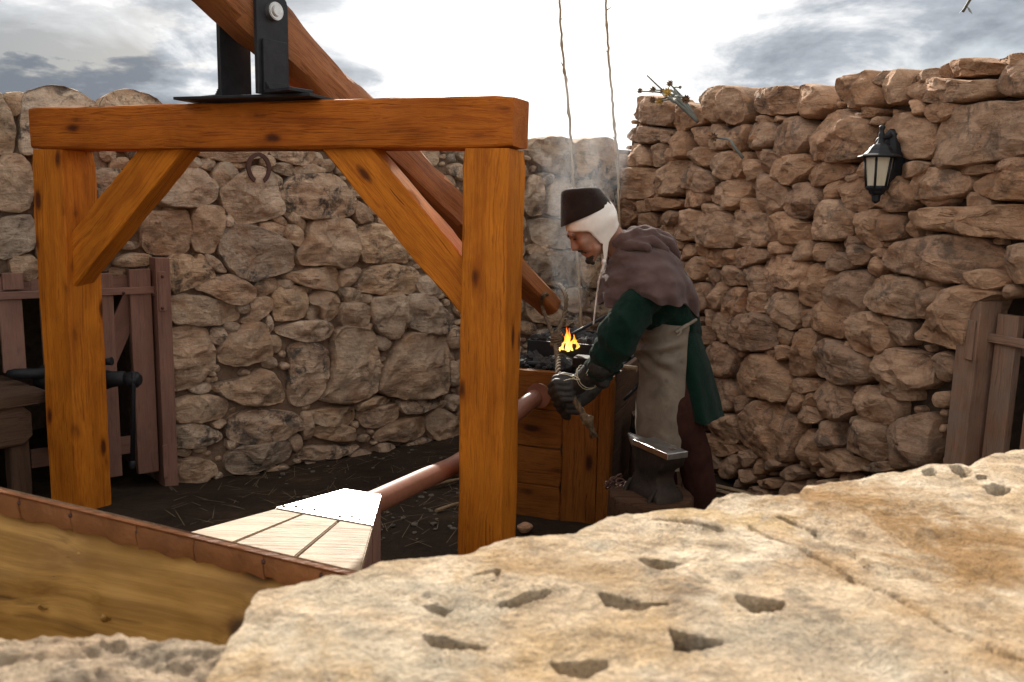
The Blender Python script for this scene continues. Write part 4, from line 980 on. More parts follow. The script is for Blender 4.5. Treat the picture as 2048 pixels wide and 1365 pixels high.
succulent('leggy grey succulent with dry yellow rosettes hanging over the right wall top', (1421, 246),
  [([(1412, 214), (1394, 200), (1381, 184), (1366, 184)], (1354, 184), .020, 'rosette_dark'), ([(1408, 212), (1390, 206), (1372, 190)], (1339, 187), .017, 'rosette_dark'),
   ([(1412, 212), (1398, 202)], (1392, 191), .026, 'rosette'), ([(1410, 206), (1396, 190)], (1393, 173), .019, 'rosette_dark'), ([(1408, 204), (1394, 180)], (1409, 179), .009, 'plant'),
   ([(1412, 204), (1406, 197), (1420, 199)], (1435, 204), .022, 'rosette_dark'), ([(1404, 206), (1384, 196), (1372, 198)], (1362, 205), .020, 'rosette_dark'),
   ([(1408, 208), (1388, 202)], (1372, 207), .022, 'rosette'), ([(1402, 206), (1380, 194)], (1373, 188), .018, 'rosette_dark'), ([(1396, 200), (1366, 186)], (1353, 156), 0, 'plant')], .10)
succulent('single bent succulent stem with a dark withered head growing from the right wall', (1511, 318), [([(1509, 298), (1500, 284), (1488, 280)], (1477, 279), .024, 'rosette_dark')], .09)
# twig of a tree that reaches into the top right corner
bm = bmesh.new(); r_ = random.Random(8); b0 = PR.px(2085, -10, n=.3); b1 = PR.px(2040, 38, n=.3)
P = spline([b0, b0.lerp(b1, .5)+UP*.02, b1], 5); tube_bm(bm, P, .006, 5)
twg = tag(link('twig', bm_mesh('twig', bm), None, MT['plant']), 'small leafy twig hanging into the sky above the right wall', 'twig')
bm = bmesh.new()
for k in range(16):
    c = P[r_.randrange(len(P))]; d = Vector((r_.uniform(-1, 1), r_.uniform(-1, 1), r_.uniform(-1, .4))).normalized()*.045; s = d.orthogonal().normalized()*.011
    bm.faces.new([bm.verts.new(z) for z in (c, c+d*.5+s, c+d, c+d*.5-s)])
me = bpy.data.meshes.new('leaves'); bm.to_mesh(me); bm.free(); link('leaves', me, twg, MT['plant'])

# ================================================================== forge
FF = at(1227, 757, 3.86); ftop = FF.z                     # front right top corner
FB = Vector((FF.x, FF.y, 0))
def ff(a, b, z): return FB-FU*a+FW*b+UP*z
fg = thing('forge', 'waist high wooden forge box with a bed of charcoal on top, behind the right post', 'forge', tuple(ff(.55, .45, 0)))
FL = .60; FD = .85
timber('corner_post', ff(.032, .032, -.12), ff(.032, .032, ftop), FU, .062, .062, MT['forge_wood'], fg, seed=50, wob=.002, chamfer=.006)
timber('corner_post', ff(FL-.032, .032, -.12), ff(FL-.032, .032, ftop), FU, .062, .062, MT['forge_wood'], fg, seed=51, wob=.002, chamfer=.006)
timber('front_board', ff(.155, .03, -.1), ff(.155, .03, ftop-.004), FU, .178, .035, MT['forge_wood'], fg, seed=52, wob=.002, chamfer=.006)
nb_ = 4; hs = (ftop+.06)/nb_
for k in range(nb_):
    z = -.06+hs*(k+.5)
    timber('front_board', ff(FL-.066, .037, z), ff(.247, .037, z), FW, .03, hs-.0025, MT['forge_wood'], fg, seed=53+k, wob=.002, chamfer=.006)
for k in range(4):
    z = -.06+hs*(k+.5)
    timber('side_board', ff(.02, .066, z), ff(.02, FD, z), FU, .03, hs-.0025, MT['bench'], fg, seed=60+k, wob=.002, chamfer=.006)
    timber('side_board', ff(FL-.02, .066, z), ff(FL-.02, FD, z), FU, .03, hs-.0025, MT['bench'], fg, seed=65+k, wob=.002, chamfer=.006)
box('hearth_top', ff(FL/2, FD/2+.02, ftop-.02), (FU, FW, UP), (FL/2-.045, FD/2-.03, .015), MT['iron'], fg)
zt0 = ftop-.004
for (a, b, ha, hb_) in ((FL/2+.04, .34, FL/2-.10, .008), (FL/2+.04, FD-.02, FL/2-.10, .008)):
    box('pan_wall', ff(a, b, zt0+.05), (FU, FW, UP), (ha, hb_, .05), MT['iron'], fg, .002)
for a in (.135, FL-.055):
    box('pan_wall', ff(a, .59, zt0+.05), (FU, FW, UP), (.008, .238, .0495), MT['iron'], fg, .002)
bm = bmesh.new(); r_ = random.Random(5)
for k in range(420):
    front = k < 150
    a, b = (r_.uniform(.05, FL-.05), r_.uniform(.06, .32)) if front else (r_.uniform(.16, FL-.08), r_.uniform(.36, FD-.05))
    s = r_.uniform(.012, .034); z = zt0+ (s*.5 if front else .035+.05*r_.random()+s*.4)
    b2 = bmesh.new(); bmesh.ops.create_icosphere(b2, subdivisions=1, radius=s)
    for v in b2.verts: v.co *= r_.uniform(.7, 1.2); v.co.x *= 1.5
    b2.transform(Matrix.Translation(ff(a, b, z)) @ Matrix.Rotation(r_.uniform(0, 6), 4, Vector((r_.random(), r_.random(), 1)).normalized()))
    t = bpy.data.meshes.new('t'); b2.to_mesh(t); b2.free(); bm.from_mesh(t); bpy.data.meshes.remove(t)
tag(link('charcoal', bm_mesh('charcoal', bm), fg, MT['charcoal']), kind='stuff')
fl0 = at(1080, 790, 3.93)
def ring_flange(name, c, d, r, parent, mat):
    d = Vector(d).normalized(); bm = bmesh.new(); bmesh.ops.create_cone(bm, cap_ends=True, segments=24, radius1=r, radius2=r*.92, depth=.02, matrix=Matrix.Translation(c) @ d.to_track_quat('Z', 'Y').to_matrix().to_4x4()); return link(name, bm_mesh(name, bm), parent, mat)
# things lying on the forge
def bar(name, label, cat, p0, p1, r, mat='iron', grp=None): return tag(tube(name, [p0, p0.lerp(p1, .5)+UP*.001, p1], r, MT[mat], None, 8), label, cat, grp)
bar('iron_bar', 'thick black iron bar lying along the front of the hearth', 'iron bar', ff(.56, .10, ftop+.012), ff(.28, .13, ftop+.014), .013)
bar('iron_bar', 'thin dark rod lying behind the thick bar on the hearth', 'iron bar', ff(.55, .20, ftop+.010), ff(.20, .19, ftop+.012), .008)
bar('iron_bar', 'dark poker leaning into the charcoal right of the flames', 'poker', ff(.36, .40, ftop+.11), ff(.22, .72, ftop+.20), .009)
hm = thing('hammer', 'square headed hammer with a pale wooden handle lying on the forge rim', 'hammer', tuple(ff(.27, .22, ftop)))
bm = bmesh.new(); hc = at(1166, 724, 4.02); box_bm(bm, hc, (FU, FW, UP), (.042, .05, .027), .007, 2); link('head', bm_mesh('head', bm), hm, MT['anvil'])
tube('handle', [hc, hc.lerp(at(1272, 740, 3.9), .5), at(1274, 739, 3.9)], [.012, .013, .015], MT['plank'], hm, 8)
bx = thing('slack_tub', 'dark wooden water tub standing in the shade right of the forge', 'tub', tuple(ff(-.16, .30, -.02)))
c0 = ff(-.20, .32, 0)
for k in range(14):
    a = 2*math.pi*k/14; o = Vector((math.cos(a), math.sin(a), 0)); s = Vector((-math.sin(a), math.cos(a), 0))
    box('stave', c0+o*.155+UP*.23, (s, o, UP), (.034, .010, .26), MT['bench'], bx, .003)
for z in (.08, .40): loft('hoop', [[c0+Vector((math.cos(2*math.pi*k/28)*r, math.sin(2*math.pi*k/28)*r, zz_)) for k in range(28)] for r, zz_ in ((.169, z), (.173, z), (.173, z+.03), (.169, z+.03))], MT['iron'], bx, True)
bm = bmesh.new(); bmesh.ops.create_cone(bm, cap_ends=True, segments=24, radius1=.15, radius2=.15, depth=.01, matrix=Matrix.Translation(c0+UP*.40)); link('water', bm_mesh('water', bm), bx, MT['iron'])
tag(tube('iron_rod', [at(1248, 800, 3.62), at(1262, 788, 3.6), at(1292, 752, 3.58)], .008, MT['iron'], None, 8), 'thin bent iron rod leaning on the tub beside the apron', 'iron rod')
# fire
fc = at(1136, 698, 4.30)
fi = thing('fire', 'orange flames burning in the charcoal of the forge', 'fire', tuple(fc))
q = random.Random(12)
for k in range(20):
    u, v = 1136+q.uniform(-19, 20), 701+q.uniform(-3, 3); hpx = q.uniform(.35, 1.0)*(62-1.5*abs(u-1134)); wpx = q.uniform(5, 9.5)
    y = 4.30+q.uniform(-.09, .09); sc = y/FPX; b = at(u, v, y); h_ = hpx*sc; w_ = wpx*sc*.5; rings = []; p1, p2, ln_ = q.uniform(0, 6), q.uniform(0, 6), q.uniform(-.7, .9)
    for i in range(15):
        t = i/14; r = w_*(math.sin(math.pi*min(1, .25+t*.75))**1.1)*(1-t*.35)+.0005
        c = b+Vector(((math.sin(t*6.5+p1)-math.sin(p1))*w_*.55+ln_*t*t*w_, (math.sin(t*5+p2)-math.sin(p2))*w_*.5, t*h_))
        rings.append([c+Vector((math.cos(2*math.pi*j/9)*r, math.sin(2*math.pi*j/9)*r*.8, 0)) for j in range(9)])
    o = loft('flame', rings, MT['flame'], fi, True, True, True)
bm = bmesh.new(); r_ = random.Random(17)
for k in range(40):
    c = at(1136+r_.uniform(-24, 26), 703+r_.uniform(-4, 6), 4.42+r_.uniform(-.07, .05)); bmesh.ops.create_icosphere(bm, subdivisions=1, radius=r_.uniform(.006, .012), matrix=Matrix.Translation(c))
tag(link('embers', bm_mesh('embers', bm), fi, MT['flame']), kind='stuff')

# ================================================================== anvil on its stump
za = .62; at_tip = onz(1257, 864, za); at_heel = onz(1356, 906, za)
ad = (at_heel-at_tip); ad.z = 0; AL = ad.length; ad.normalize(); ap = Vector((-ad.y, ad.x, 0))
def an(s, y, z): return at_tip+ad*s+ap*y+UP*(z-za)
av = thing('anvil', 'dark iron anvil with a bright worn face, strapped on a wooden stump', 'anvil', tuple(an(AL*.6, 0, .42)))
hwf = .048
rings = []
for s, w_, zt_, zb2 in ((.0, .004, za-.004, za-.012), (.03, .018, za, za-.035), (.07, .034, za, za-.055), (.105, .046, za, za-.066)):
    rings.append([an(s, w_*math.cos(a), (zt_+zb2)/2+(zt_-zb2)/2*math.sin(a)*(1 if math.sin(a) < 0 else .98)) for a in [2*math.pi*k/14 for k in range(14)]])
loft('horn', rings, MT['steel'], av, True, True, True)
fcx = bmesh.new(); box_bm(fcx, an((AL+.10)/2, 0, za-.012), (ad, ap, UP), ((AL-.10)/2, hwf, .012), .003, 2)
link('face', bm_mesh('face', fcx), av, MT['steel'])
rings = []
for z, s0, s1, hy in ((.42, .06, AL-.02, .062), (.445, .07, AL-.03, .058), (.462, .09, AL-.045, .046), (.50, .10, AL-.06, .041), (.535, .09, AL-.05, .042), (.560, .085, AL-.012, .046), (.596, .085, AL-.002, .0475)):
    z2 = z
    rings.append([an(s, y, z2) for s, y in ((s0+.01, -hy), ((s0+s1)/2, -hy*.92), (s1-.01, -hy), (s1, -hy*.7), (s1, hy*.7), (s1-.01, hy), ((s0+s1)/2, hy*.92), (s0+.01, hy), (s0, hy*.7), (s0, -hy*.7))])
loft('body', rings, MT['anvil'], av, True, True, True)
hh_ = an(AL-.045, .008, za+.0008); box('hardy_hole', hh_, (ad, ap, UP), (.010, .010, .0012), MT['joint'], av, 0)
for s in (.10, AL-.06):
    tube('hold_down_strap', spline([an(s, -.085, .40), an(s, -.064, .44), an(s, -.05, .458), an(s, -.042, .455)], 4), .009, MT['anvil'], av, 7)
    tube('hold_down_strap', spline([an(s, .085, .40), an(s, .064, .44), an(s, .05, .458)], 4), .009, MT['anvil'], av, 7)
bm = bmesh.new()
for k in range(9):
    c = an(-.01+.012*k, -.075-.01*math.sin(k), .45-.012*abs(k-4)); d = Vector((1, .3*(k % 2), 1-(k % 2))).normalized(); u = d.orthogonal().normalized(); v = d.cross(u)
    tube_bm(bm, [c+(d*math.cos(a)*.018+u*math.sin(a)*.011) for a in [2*math.pi*j/10 for j in range(11)]], .004, 6, False)
link('chain', bm_mesh('chain', bm, True), av, MT['rust'])
sc_ = an(AL*.52, 0, 0); r_ = random.Random(3)
rings = []
for z, r in ((-.12, .185), (.0, .175), (.2, .168), (.36, .165), (.412, .163), (.419, .155)):
    rings.append([Vector((sc_.x+math.cos(2*math.pi*k/40)*r*(1+.03*fbm((k*.6, 0, z), 1.2, 3)+.015*((k*7) % 5-2)/2), sc_.y+math.sin(2*math.pi*k/40)*r*(1+.03*fbm((k*.6, 3, z), 1.2, 3)), z)) for k in range(40)])
tag(loft('tree_stump', rings, MT['stump'], None, True, True, True), 'upright wooden stump that carries the anvil', 'stump')

# ================================================================== bellows
bl = thing('bellows', 'large forge bellows with leather sides, pale plank head and metal nose on a brown pipe', 'bellows', (-.7, 1.9, 0))
ZN = .60
cA, cB, cC, cD = (onz(u, v, ZN) for u, v in ((550, 1018), (690, 980), (762, 992), (745, 1053)))
ax_ = FW.copy()
def prism(name, top, h, mat, parent, bev=.003):
    bm = bmesh.new(); a = [bm.verts.new(p) for p in top]; b = [bm.verts.new(Vector(p)-UP*h) for p in top]
    bm.faces.new(a); bm.faces.new(b[::-1])
    for i in range(len(top)): j = (i+1) % len(top); bm.faces.new((a[j], a[i], b[i], b[j]))
    bmesh.ops.recalc_face_normals(bm, faces=bm.faces)
    if bev: bmesh.ops.bevel(bm, geom=bm.edges[:], offset=bev, segments=2, affect='EDGES')
    return link(name, bm_mesh(name, bm), parent, mat)
capm = prism('metal_nose', [cA+UP*.004, cB+UP*.004, cC+UP*.004, cD+UP*.004], .012, MT['sheet'], bl, .002)
NL = []
ab = (cD-cA); inn = ((cB+cC)/2-(cA+cD)/2).normalized()
for k in range(10):
    p = cA+ab*(.06+.88*k/9)+inn*(.016 if k % 2 == 0 else .032)+UP*.0045
    NL.append(p)
dots('nail', NL, .0062, MT['rust'], capm, .5)
prism('nose_block', [cA+inn*.002, cB-inn*.002, cC-inn*.002, cD+inn*.002][:4], .20, MT['gate'], bl).location.z += -.009
eA, eD = (onz(u, v, ZN) for u, v in ((330, 1076), (722, 1140)))
eA = cA+(onz(395, 1060, ZN)-cA)*1.95; eD = cD+(onz(728, 1115, ZN)-cD)*1.95
def lerp(a, b, t): return a+(b-a)*t
cuts = [0, .30, .67, 1]
for k in range(3):
    a, b = cuts[k]+(.008 if k else 0), cuts[k+1]-(.008 if k < 2 else 0)
    p = [lerp(cA, cD, a), lerp(cA, cD, b), lerp(eA, eD, b), lerp(eA, eD, a)]
    mid = sum(p, Vector())/4
    o = prism('plank', p, .022, MT['plank'], bl, .003)
prism('head_block', [cA-UP*.023, cD-UP*.023, eD-UP*.023, eA-UP*.023], .19, MT['gate'], bl)
# raised top board: its rear edge stands square across the view, leather hangs below it
RC = Vector((-.862, 1.492, .945)); RW = .70
hinge = (eA+eD)/2+UP*.015
_pr = RC+FU*RW; ZR1 = at(742, 1152, _pr.y).z
_k = [s/100 for s in range(-100, 101)]; _s0 = min(_k, key=lambda s: abs((RC+FU*RW*s).x/(RC+FU*RW*s).y+1022/FPX*1.02)); _p0 = RC+FU*RW*_s0; _z0 = at(0, 978, _p0.y).z
ZR0 = _z0+(_z0-ZR1)*((_s0+1)/(1-_s0)) if _s0 < .95 else ZR1
def topb(s, t, dz=0):                                    # s -1..1 across, t 0 rear .. 1 hinge
    w_ = RW*(1-t)+.235*t
    c = Vector((RC.x, RC.y, RC.z)).lerp(hinge, t); bow = -.05*(1-s*s)*(1-t)
    p = c+FU*(s*w_); zr = ZR0+(ZR1-ZR0)*(s+1)/2
    p.z = zr+(p.z-RC.z)+(hinge.z-zr-(hinge.z-RC.z))*t
    return p+UP*dz
rings = []
for i in range(13):
    t = i/12; rings.append([topb(s, t, d) for d, ss in ((0, 1), (-.035, -1)) for s in [ss*(-1+2*k/10) for k in range(11)]])
loft('top_board', rings, MT['plank'], bl, True, True, True, False)
# leather: grid from the rim down to the lower board, round rear and sides
NS, NVV = 150, 40; lb = []
def rim_pt(q):                                           # q 0..1 : left side hinge -> rear left -> rear right -> right side hinge
    if q < .22: return topb(-1, 1-q/.22), -FU
    if q > .78: return topb(1, (q-.78)/.22), FU
    return topb(-1+2*(q-.22)/.56, 0), -FW
for i in range(NS+1):
    q = i/NS; p, o = rim_pt(q)
    if .19 < q < .25: o = (-FU).lerp(-FW, (q-.19)/.06).normalized()
    if .75 < q < .81: o = (-FW).lerp(FU, (q-.75)/.06).normalized()
    zl = .33; col = []
    for j in range(NVV+1):
        t = j/NVV; z = p.z-.044-(p.z-.044-zl)*t
        bul = math.sin(math.pi*t)*.075+.012*math.sin(3*math.pi*t)
        pt = Vector((p.x, p.y, z))
        fold = .040*abs(math.sin(i*.12+t*1.6+math.sin(i*.05)*2))**14*math.sin(math.pi*min(1, t*1.3))
        rip = .012*fbm(pt, 4, 3, 6)+.006*fbm((pt.x*3, pt.y*3, pt.z*11), 2, 3, 8)
        col.append(pt+o*(bul-.012+fold+rip))
    lb.append(col)
loft('leather_side', [[lb[i][j] for i in range(NS+1)] for j in range(NVV+1)], MT['leather'], bl, False)
def lpx(u, v):
    best = None
    for col in lb:
        for p in col:
            q = AX @ (np.array(p)-EYE); d = (1024+FPX*q[0]/q[2]-u)**2+(682.5-FPX*q[1]/q[2]-v)**2
            if best is None or d < best[0]: best = (d, p)
    return best[1]-FW*.002
for pts in (((156, 1107), (144, 1130), (113, 1165), (86, 1212), (74, 1252), (60, 1300)), ((297, 1134), (273, 1165), (242, 1197), (215, 1232), (195, 1280))):
    P = spline([lpx(*q) for q in pts], 6); tube('leather_rib', P, [.003+.007*min(1, k/6) for k in range(len(P))], MT['leather'], bl, 8)
prism('bottom_board', [topb(-1, 0), topb(1, 0), topb(1, 1), topb(-1, 1)], .03, MT['bench'], bl).location.z -= .63
sgs = [-.98, -.62, -.34, -.08, .10, .32, .50, .70, .86, .985]
for k in range(len(sgs)-1):
    rr = random.Random(k); a, b = sgs[k]+.0012, sgs[k+1]-.0012; rings = []
    for i in range(9):
        s = a+(b-a)*i/8; p = topb(s, 0); j = .003*rr.uniform(-1, 1); lo = -.046+.004*math.sin(i*1.3+k)
        rings.append([p-FW*.002+UP*(-.004), p-FW*(.013+j)+UP*(-.006), p-FW*(.016+j)+UP*(-.022), p-FW*(.012+j)+UP*lo, p-FW*.0+UP*lo])
    loft('leather_binding', rings, MT['leather_edge'], bl, True, True, True)
rings = [[topb(-1+2*i/30, 0)-FW*y+UP*z for y, z in ((.015, -.005), (.016, -.001), (.010, .002), (-.03, -.023), (-.03, -.03))] for i in range(31)]
loft('rim_rail', rings, MT['timber_log'], bl, True, True, True)
dots('tack', [topb(s, 0)-FW*.012-UP*.016 for s in sgs[1:-1]], .005, MT['rust'], bl)
pd = fl0-((cB+cC)/2-UP*.045)
pst = (cB+cC)/2-UP*.045-pd.normalized()*.05
tube('pipe', spline([pst, at(840, 962, 3.08), at(925, 921, 3.53), at(1010, 846, 3.78), at(1056, 806, 3.88), fl0+Vector((.02, .06, .0))], 8), .041, MT['pipe'], bl, 22)
ring_flange('pipe_flange', fl0-pd.normalized()*.012, pd, .062, bl, MT['pipe'])
for dx in (-.35, .35):
    c = Vector((RC.x, RC.y, 0)).lerp(Vector((hinge.x, hinge.y, 0)), .5)+FU*dx
    timber('trestle_leg', (c.x, c.y, -.03), (c.x, c.y, .285), FU, .08, .08, MT['bench'], bl, seed=77, nseg=8)

# ================================================================== low wall in front
lw = thing('low_stone_wall', 'broad sunlit pitted limestone parapet across the foreground', 'parapet', (.4, .7, 0))
ZW = 1.085
def seglist(pts): return [q[0] for q in pts], [q[1] for q in pts]
far_main = [(478, 1300), (484, 1250), (492, 1225), (505, 1200), (522, 1165), (535, 1152), (600, 1141), (700, 1129), (735, 1112), (770, 1098), (850, 1084), (900, 1079), (960, 1068), (1030, 1051), (1100, 1049), (1150, 1044), (1180, 1026), (1210, 1018), (1300, 1012), (1400, 1011), (1425, 992), (1455, 985), (1520, 978), (1588, 969), (1602, 954), (1690, 946), (1800, 928), (1850, 917), (1935, 919), (1950, 906), (1966, 901), (1985, 893), (2048, 881), (2400, 850)]
far_left = [(-1800, 1190), (-500, 1225), (-200, 1240), (0, 1243), (60, 1246), (120, 1240), (170, 1238), (240, 1236), (275, 1248), (320, 1255), (360, 1262), (420, 1262), (470, 1266), (478, 1285), (486, 1330), (510, 1500)]
far_right = [(1935, 935), (1946, 906), (1966, 900), (1985, 893), (2048, 882), (2200, 868), (2500, 850)]
PITS = [((838, 1212), (872, 1209), (912, 1216), (888, 1231), (860, 1227)), ((842, 1275), (880, 1278), (978, 1297), (935, 1303), (868, 1301), (850, 1288)), ((1100, 1318), (1150, 1318), (1230, 1322), (1180, 1348), (1128, 1348)),
        ((1192, 1186), (1225, 1188), (1300, 1198), (1350, 1208), (1280, 1212), (1215, 1207)), ((1332, 1255), (1360, 1260), (1446, 1280), (1405, 1291), (1352, 1298), (1338, 1272)), ((1275, 1116), (1310, 1117), (1362, 1128), (1322, 1137), (1296, 1130)),
        ((1466, 1196), (1490, 1194), (1540, 1206), (1580, 1216), (1560, 1228), (1500, 1222), (1475, 1210)), ((1846, 942), (1865, 940), (1880, 948), (1870, 955), (1850, 952)), ((1892, 935), (1912, 934), (1940, 944), (1946, 955), (1920, 960), (1905, 948)), ((1952, 952), (1972, 955), (1968, 962), (1952, 961)), ((1962, 972), (1985, 968), (2020, 978), (2005, 990), (1975, 985)), ((990, 1212), (1060, 1190), (1104, 1182), (1080, 1196), (1030, 1212))]
CRACKS = [[(1560, 1045), (1625, 1068), (1660, 1092), (1705, 1120), (1745, 1145)], [(1500, 1060), (1545, 1088), (1575, 1096), (1620, 1118), (1700, 1160), (1800, 1200), (1900, 1262), (1990, 1310), (2048, 1340)], [(1310, 1045), (1370, 1054), (1440, 1068)], [(950, 1150), (990, 1146), (1000, 1160)]]
def slab(name, far, u0, u1, du, nv, zw, mat, amp, seed, near_y=.28, skirt=.5, edge=.035):
    fu, fv = seglist(far); cols = []
    pits = [np.array([onz(u, v, zw)[:2] for u, v in P]) for P in PITS] if name == 'coping_slab' and seed == 1 else []
    cr = [[Vector(onz(u, v, zw)[:2]) for u, v in c] for c in CRACKS] if pits else []
    us = np.arange(u0, u1+.1, du)
    P0 = [onz(u, np.interp(u, fu, fv), zw) for u in us]
    grid = []
    for i, u in enumerate(us):
        f = P0[i]; nr = Vector((f.x*(near_y/f.y)*1.0, near_y, zw))
        nr = Vector((f.x*.55+ (u-1024)/FPX*.25, near_y, zw)); col = []
        for j in range(nv+1):
            t = j/nv; t = 1-(1-t)**1.15; p = nr.lerp(f, t); col.append(p)
        grid.append(col)
    X = np.array([[p.x for p in c] for c in grid]); Y = np.array([[p.y for p in c] for c in grid]); Zp = np.zeros_like(X)
    for P in pits:
        x0, x1, y0, y1 = P[:, 0].min()-.02, P[:, 0].max()+.02, P[:, 1].min()-.02, P[:, 1].max()+.02
        m = (X > x0) & (X < x1) & (Y > y0) & (Y < y1)
        xs, ys = X[m], Y[m]
        ins = inside(P, xs, ys); dmin = np.full(xs.shape, 9.)
        for a, b in zip(P, np.roll(P, -1, 0)):
            e = b-a; L2 = (e**2).sum()+1e-9; tt = np.clip(((xs-a[0])*e[0]+(ys-a[1])*e[1])/L2, 0, 1)
            dmin = np.minimum(dmin, np.hypot(xs-a[0]-tt*e[0], ys-a[1]-tt*e[1]))
        Zp[m] -= np.where(ins, np.clip(dmin/.004, 0, 1)*.032, 0)
    for c in cr:
        for a, b in zip(c, c[1:]):
            e = b-a; L2 = e.length_squared+1e-9; tt = np.clip(((X-a.x)*e.x+(Y-a.y)*e.y)/L2, 0, 1)
            d = np.hypot(X-a.x-tt*e.x, Y-a.y-tt*e.y); Zp -= np.clip(1-d/.0045, 0, 1)*.0075
    vs = []; nrow = nv+1+9
    for i, c in enumerate(grid):
        f = P0[i]
        for j, p in enumerate(c):
            de = (f-p).length; lip = -edge*max(0, 1-de/(edge*1.3))**2.2
            q = Vector((p.x, p.y, 0))
            z = zw+lip+Zp[i, j]+amp*(fbm(q, 3.0, 4, seed)*.9+fbm((q.x*.7, q.y*1.6, 0), 9, 5, seed+2)*.55)+amp*.30*fbm(q, 34, 4, seed+4)
            rg = noise.voronoi(q*22)[0]; z -= amp*.22*max(0, .22-rg[0])*4
            vs.append((p.x+.006*fbm(q, 18, 3, 3), p.y+.006*fbm(q, 18, 3, 5), z))
        out = Vector((f.x*.15, 1, 0)).normalized()
        for k in range(1, 10):
            t = k/9; s = f+out*(.012*math.sin(math.pi*t)-.03*t); z = zw-edge-skirt*t
            q = Vector((s.x, s.y, z)); s = s+out*(.012*fbm(q, 8, 4, seed)+.006*fbm(q, 30, 3, seed)) ; vs.append((s.x, s.y, z))
    fs = []
    for i in range(len(us)-1):
        for j in range(nrow-1): fs.append((i*nrow+j, (i+1)*nrow+j, (i+1)*nrow+j+1, i*nrow+j+1))
    return link(name, pydata(name, vs, fs, True), lw, mat)
slab('coping_slab', far_main, 478, 2330, 3.0, 210, ZW, MT['stone_pale'], .009, 1)
slab('coping_slab', far_left, -1700, 508, 3.2, 120, ZW-.012, MT['stone_rough'], .022, 2, edge=.03)
# rubble body of the low wall under the slabs
P0 = [onz(u, v, ZW) for u, v in ((-3200, 1230), (-900, 1260), (478, 1262), (500, 1215), (900, 1100), (1500, 1000), (2048, 925), (2700, 880))]
rings = []
for z in (0, .3, .6, ZW-.075):
    rings.append([Vector((p.x, p.y-.05+.02*fbm((p.x, z, 0), 4, 3), z)) for p in P0]+[Vector((2.4, .3, z)), Vector((-2.6, .3, z))])
loft('rubble_body', rings, MT['mortar'], lw, True, True, True, False)

# ================================================================== loose things on the ground
rb = thing('reed_bundle', 'bundle of dry brown reeds lying along the foot of the right wall', 'reed bundle', tuple(at(1460, 985, 4.7)))
r_ = random.Random(21)
for k in range(16):
    a = at(1416+r_.uniform(-6, 10), 935+k*3.2, 4.95-.012*k); b = at(1560+r_.uniform(-8, 25), 985+k*4.5, 4.5-.02*k)
    a.z = ground_z(a.x, a.y)+.05+.012*(k % 5)+.02; b.z = ground_z(b.x, b.y)+.03+.012*(k % 5)
    tube('reed', [a, a.lerp(b, .5)+UP*r_.uniform(-.01, .01), b], [.009, .009, .007], MT['cane'], rb, 6)
def stick(label, p, q, r): return tag(tube('stick', [p, p.lerp(q, .5)+Vector((0, 0, .006)), q], r, MT['cane'], None, 6), label, 'stick')
def gpt(u, v, dz=.02):
    p = onz(u, v, 0); 
    for _ in range(6): p = onz(u, v, ground_z(p.x, p.y)+dz)
    return p
stick('long brown stick on the ground beside the pipe, upper one', gpt(830, 972), gpt(935, 945), .013)
stick('long brown stick lying just below the upper one beside the pipe', gpt(838, 978), gpt(935, 957), .012)
stick('short brown twig on the dark earth in front of the forge post', gpt(872, 1022), gpt(940, 1003), .010)
def loose_stone(label, c, r, seed):
    bm = bmesh.new(); bmesh.ops.create_icosphere(bm, subdivisions=3, radius=r)
    for v in bm.verts: v.co += v.co.normalized()*fbm(v.co, 1.2/r*.5, 3, seed)*r*.35; v.co.z *= .7
    bm.transform(Matrix.Translation(c)); return tag(link('loose_stone', bm_mesh('loose_stone', bm, True), None, MT['stone_tan']), label, 'stone')
loose_stone('small round brown stone at the foot of the right post', onz(1050, 1056, .03), .034, 3)
bm = bmesh.new(); r_ = random.Random(31)
for k in range(330):
    u, v = (r_.uniform(330, 930), r_.uniform(880, 1090)) if k < 620 else (r_.uniform(220, 700), r_.uniform(900, 1050))
    p = gpt(u, v, .012); p.z += r_.uniform(0, .012)
    if (p-PB.p).dot(PB.n) < .02: continue
    a = r_.uniform(0, math.pi); d = Vector((math.cos(a), math.sin(a), r_.uniform(-.1, .25)))*r_.uniform(.02, .09); s = Vector((-math.sin(a), math.cos(a), 0))*.0015
    bm.faces.new([bm.verts.new(x) for x in (p-d-s, p+d*.2-s*1.2, p+d+s*.2, p-d+s)])
me = bpy.data.meshes.new('straw'); bm.to_mesh(me); bm.free(); tag(link('straw', me, None, MT['straw']), 'scattered dry straw on the dark yard floor', 'straw', kind='stuff')
bm = bmesh.new()
for k in range(120):
    p = gpt(r_.uniform(560, 930), r_.uniform(900, 1080), .004); s = r_.uniform(.006, .022)
    if (p-PB.p).dot(PB.n) < .02: continue
    b2 = bmesh.new(); bmesh.ops.create_icosphere(b2, subdivisions=1, radius=s)
    for v in b2.verts: v.co *= r_.uniform(.75, 1.2); v.co.z *= .45
    b2.transform(Matrix.Translation(p)); t = bpy.data.meshes.new('t'); b2.to_mesh(t); b2.free(); bm.from_mesh(t); bpy.data.meshes.remove(t)
tag(link('pebbles', bm_mesh('pebbles', bm), None, MT['pebble']), 'small pale pebbles trodden into the dark earth', 'pebbles', kind='stuff')
# loose stones, large, on top of the back wall behind the beam are part of the wall itself

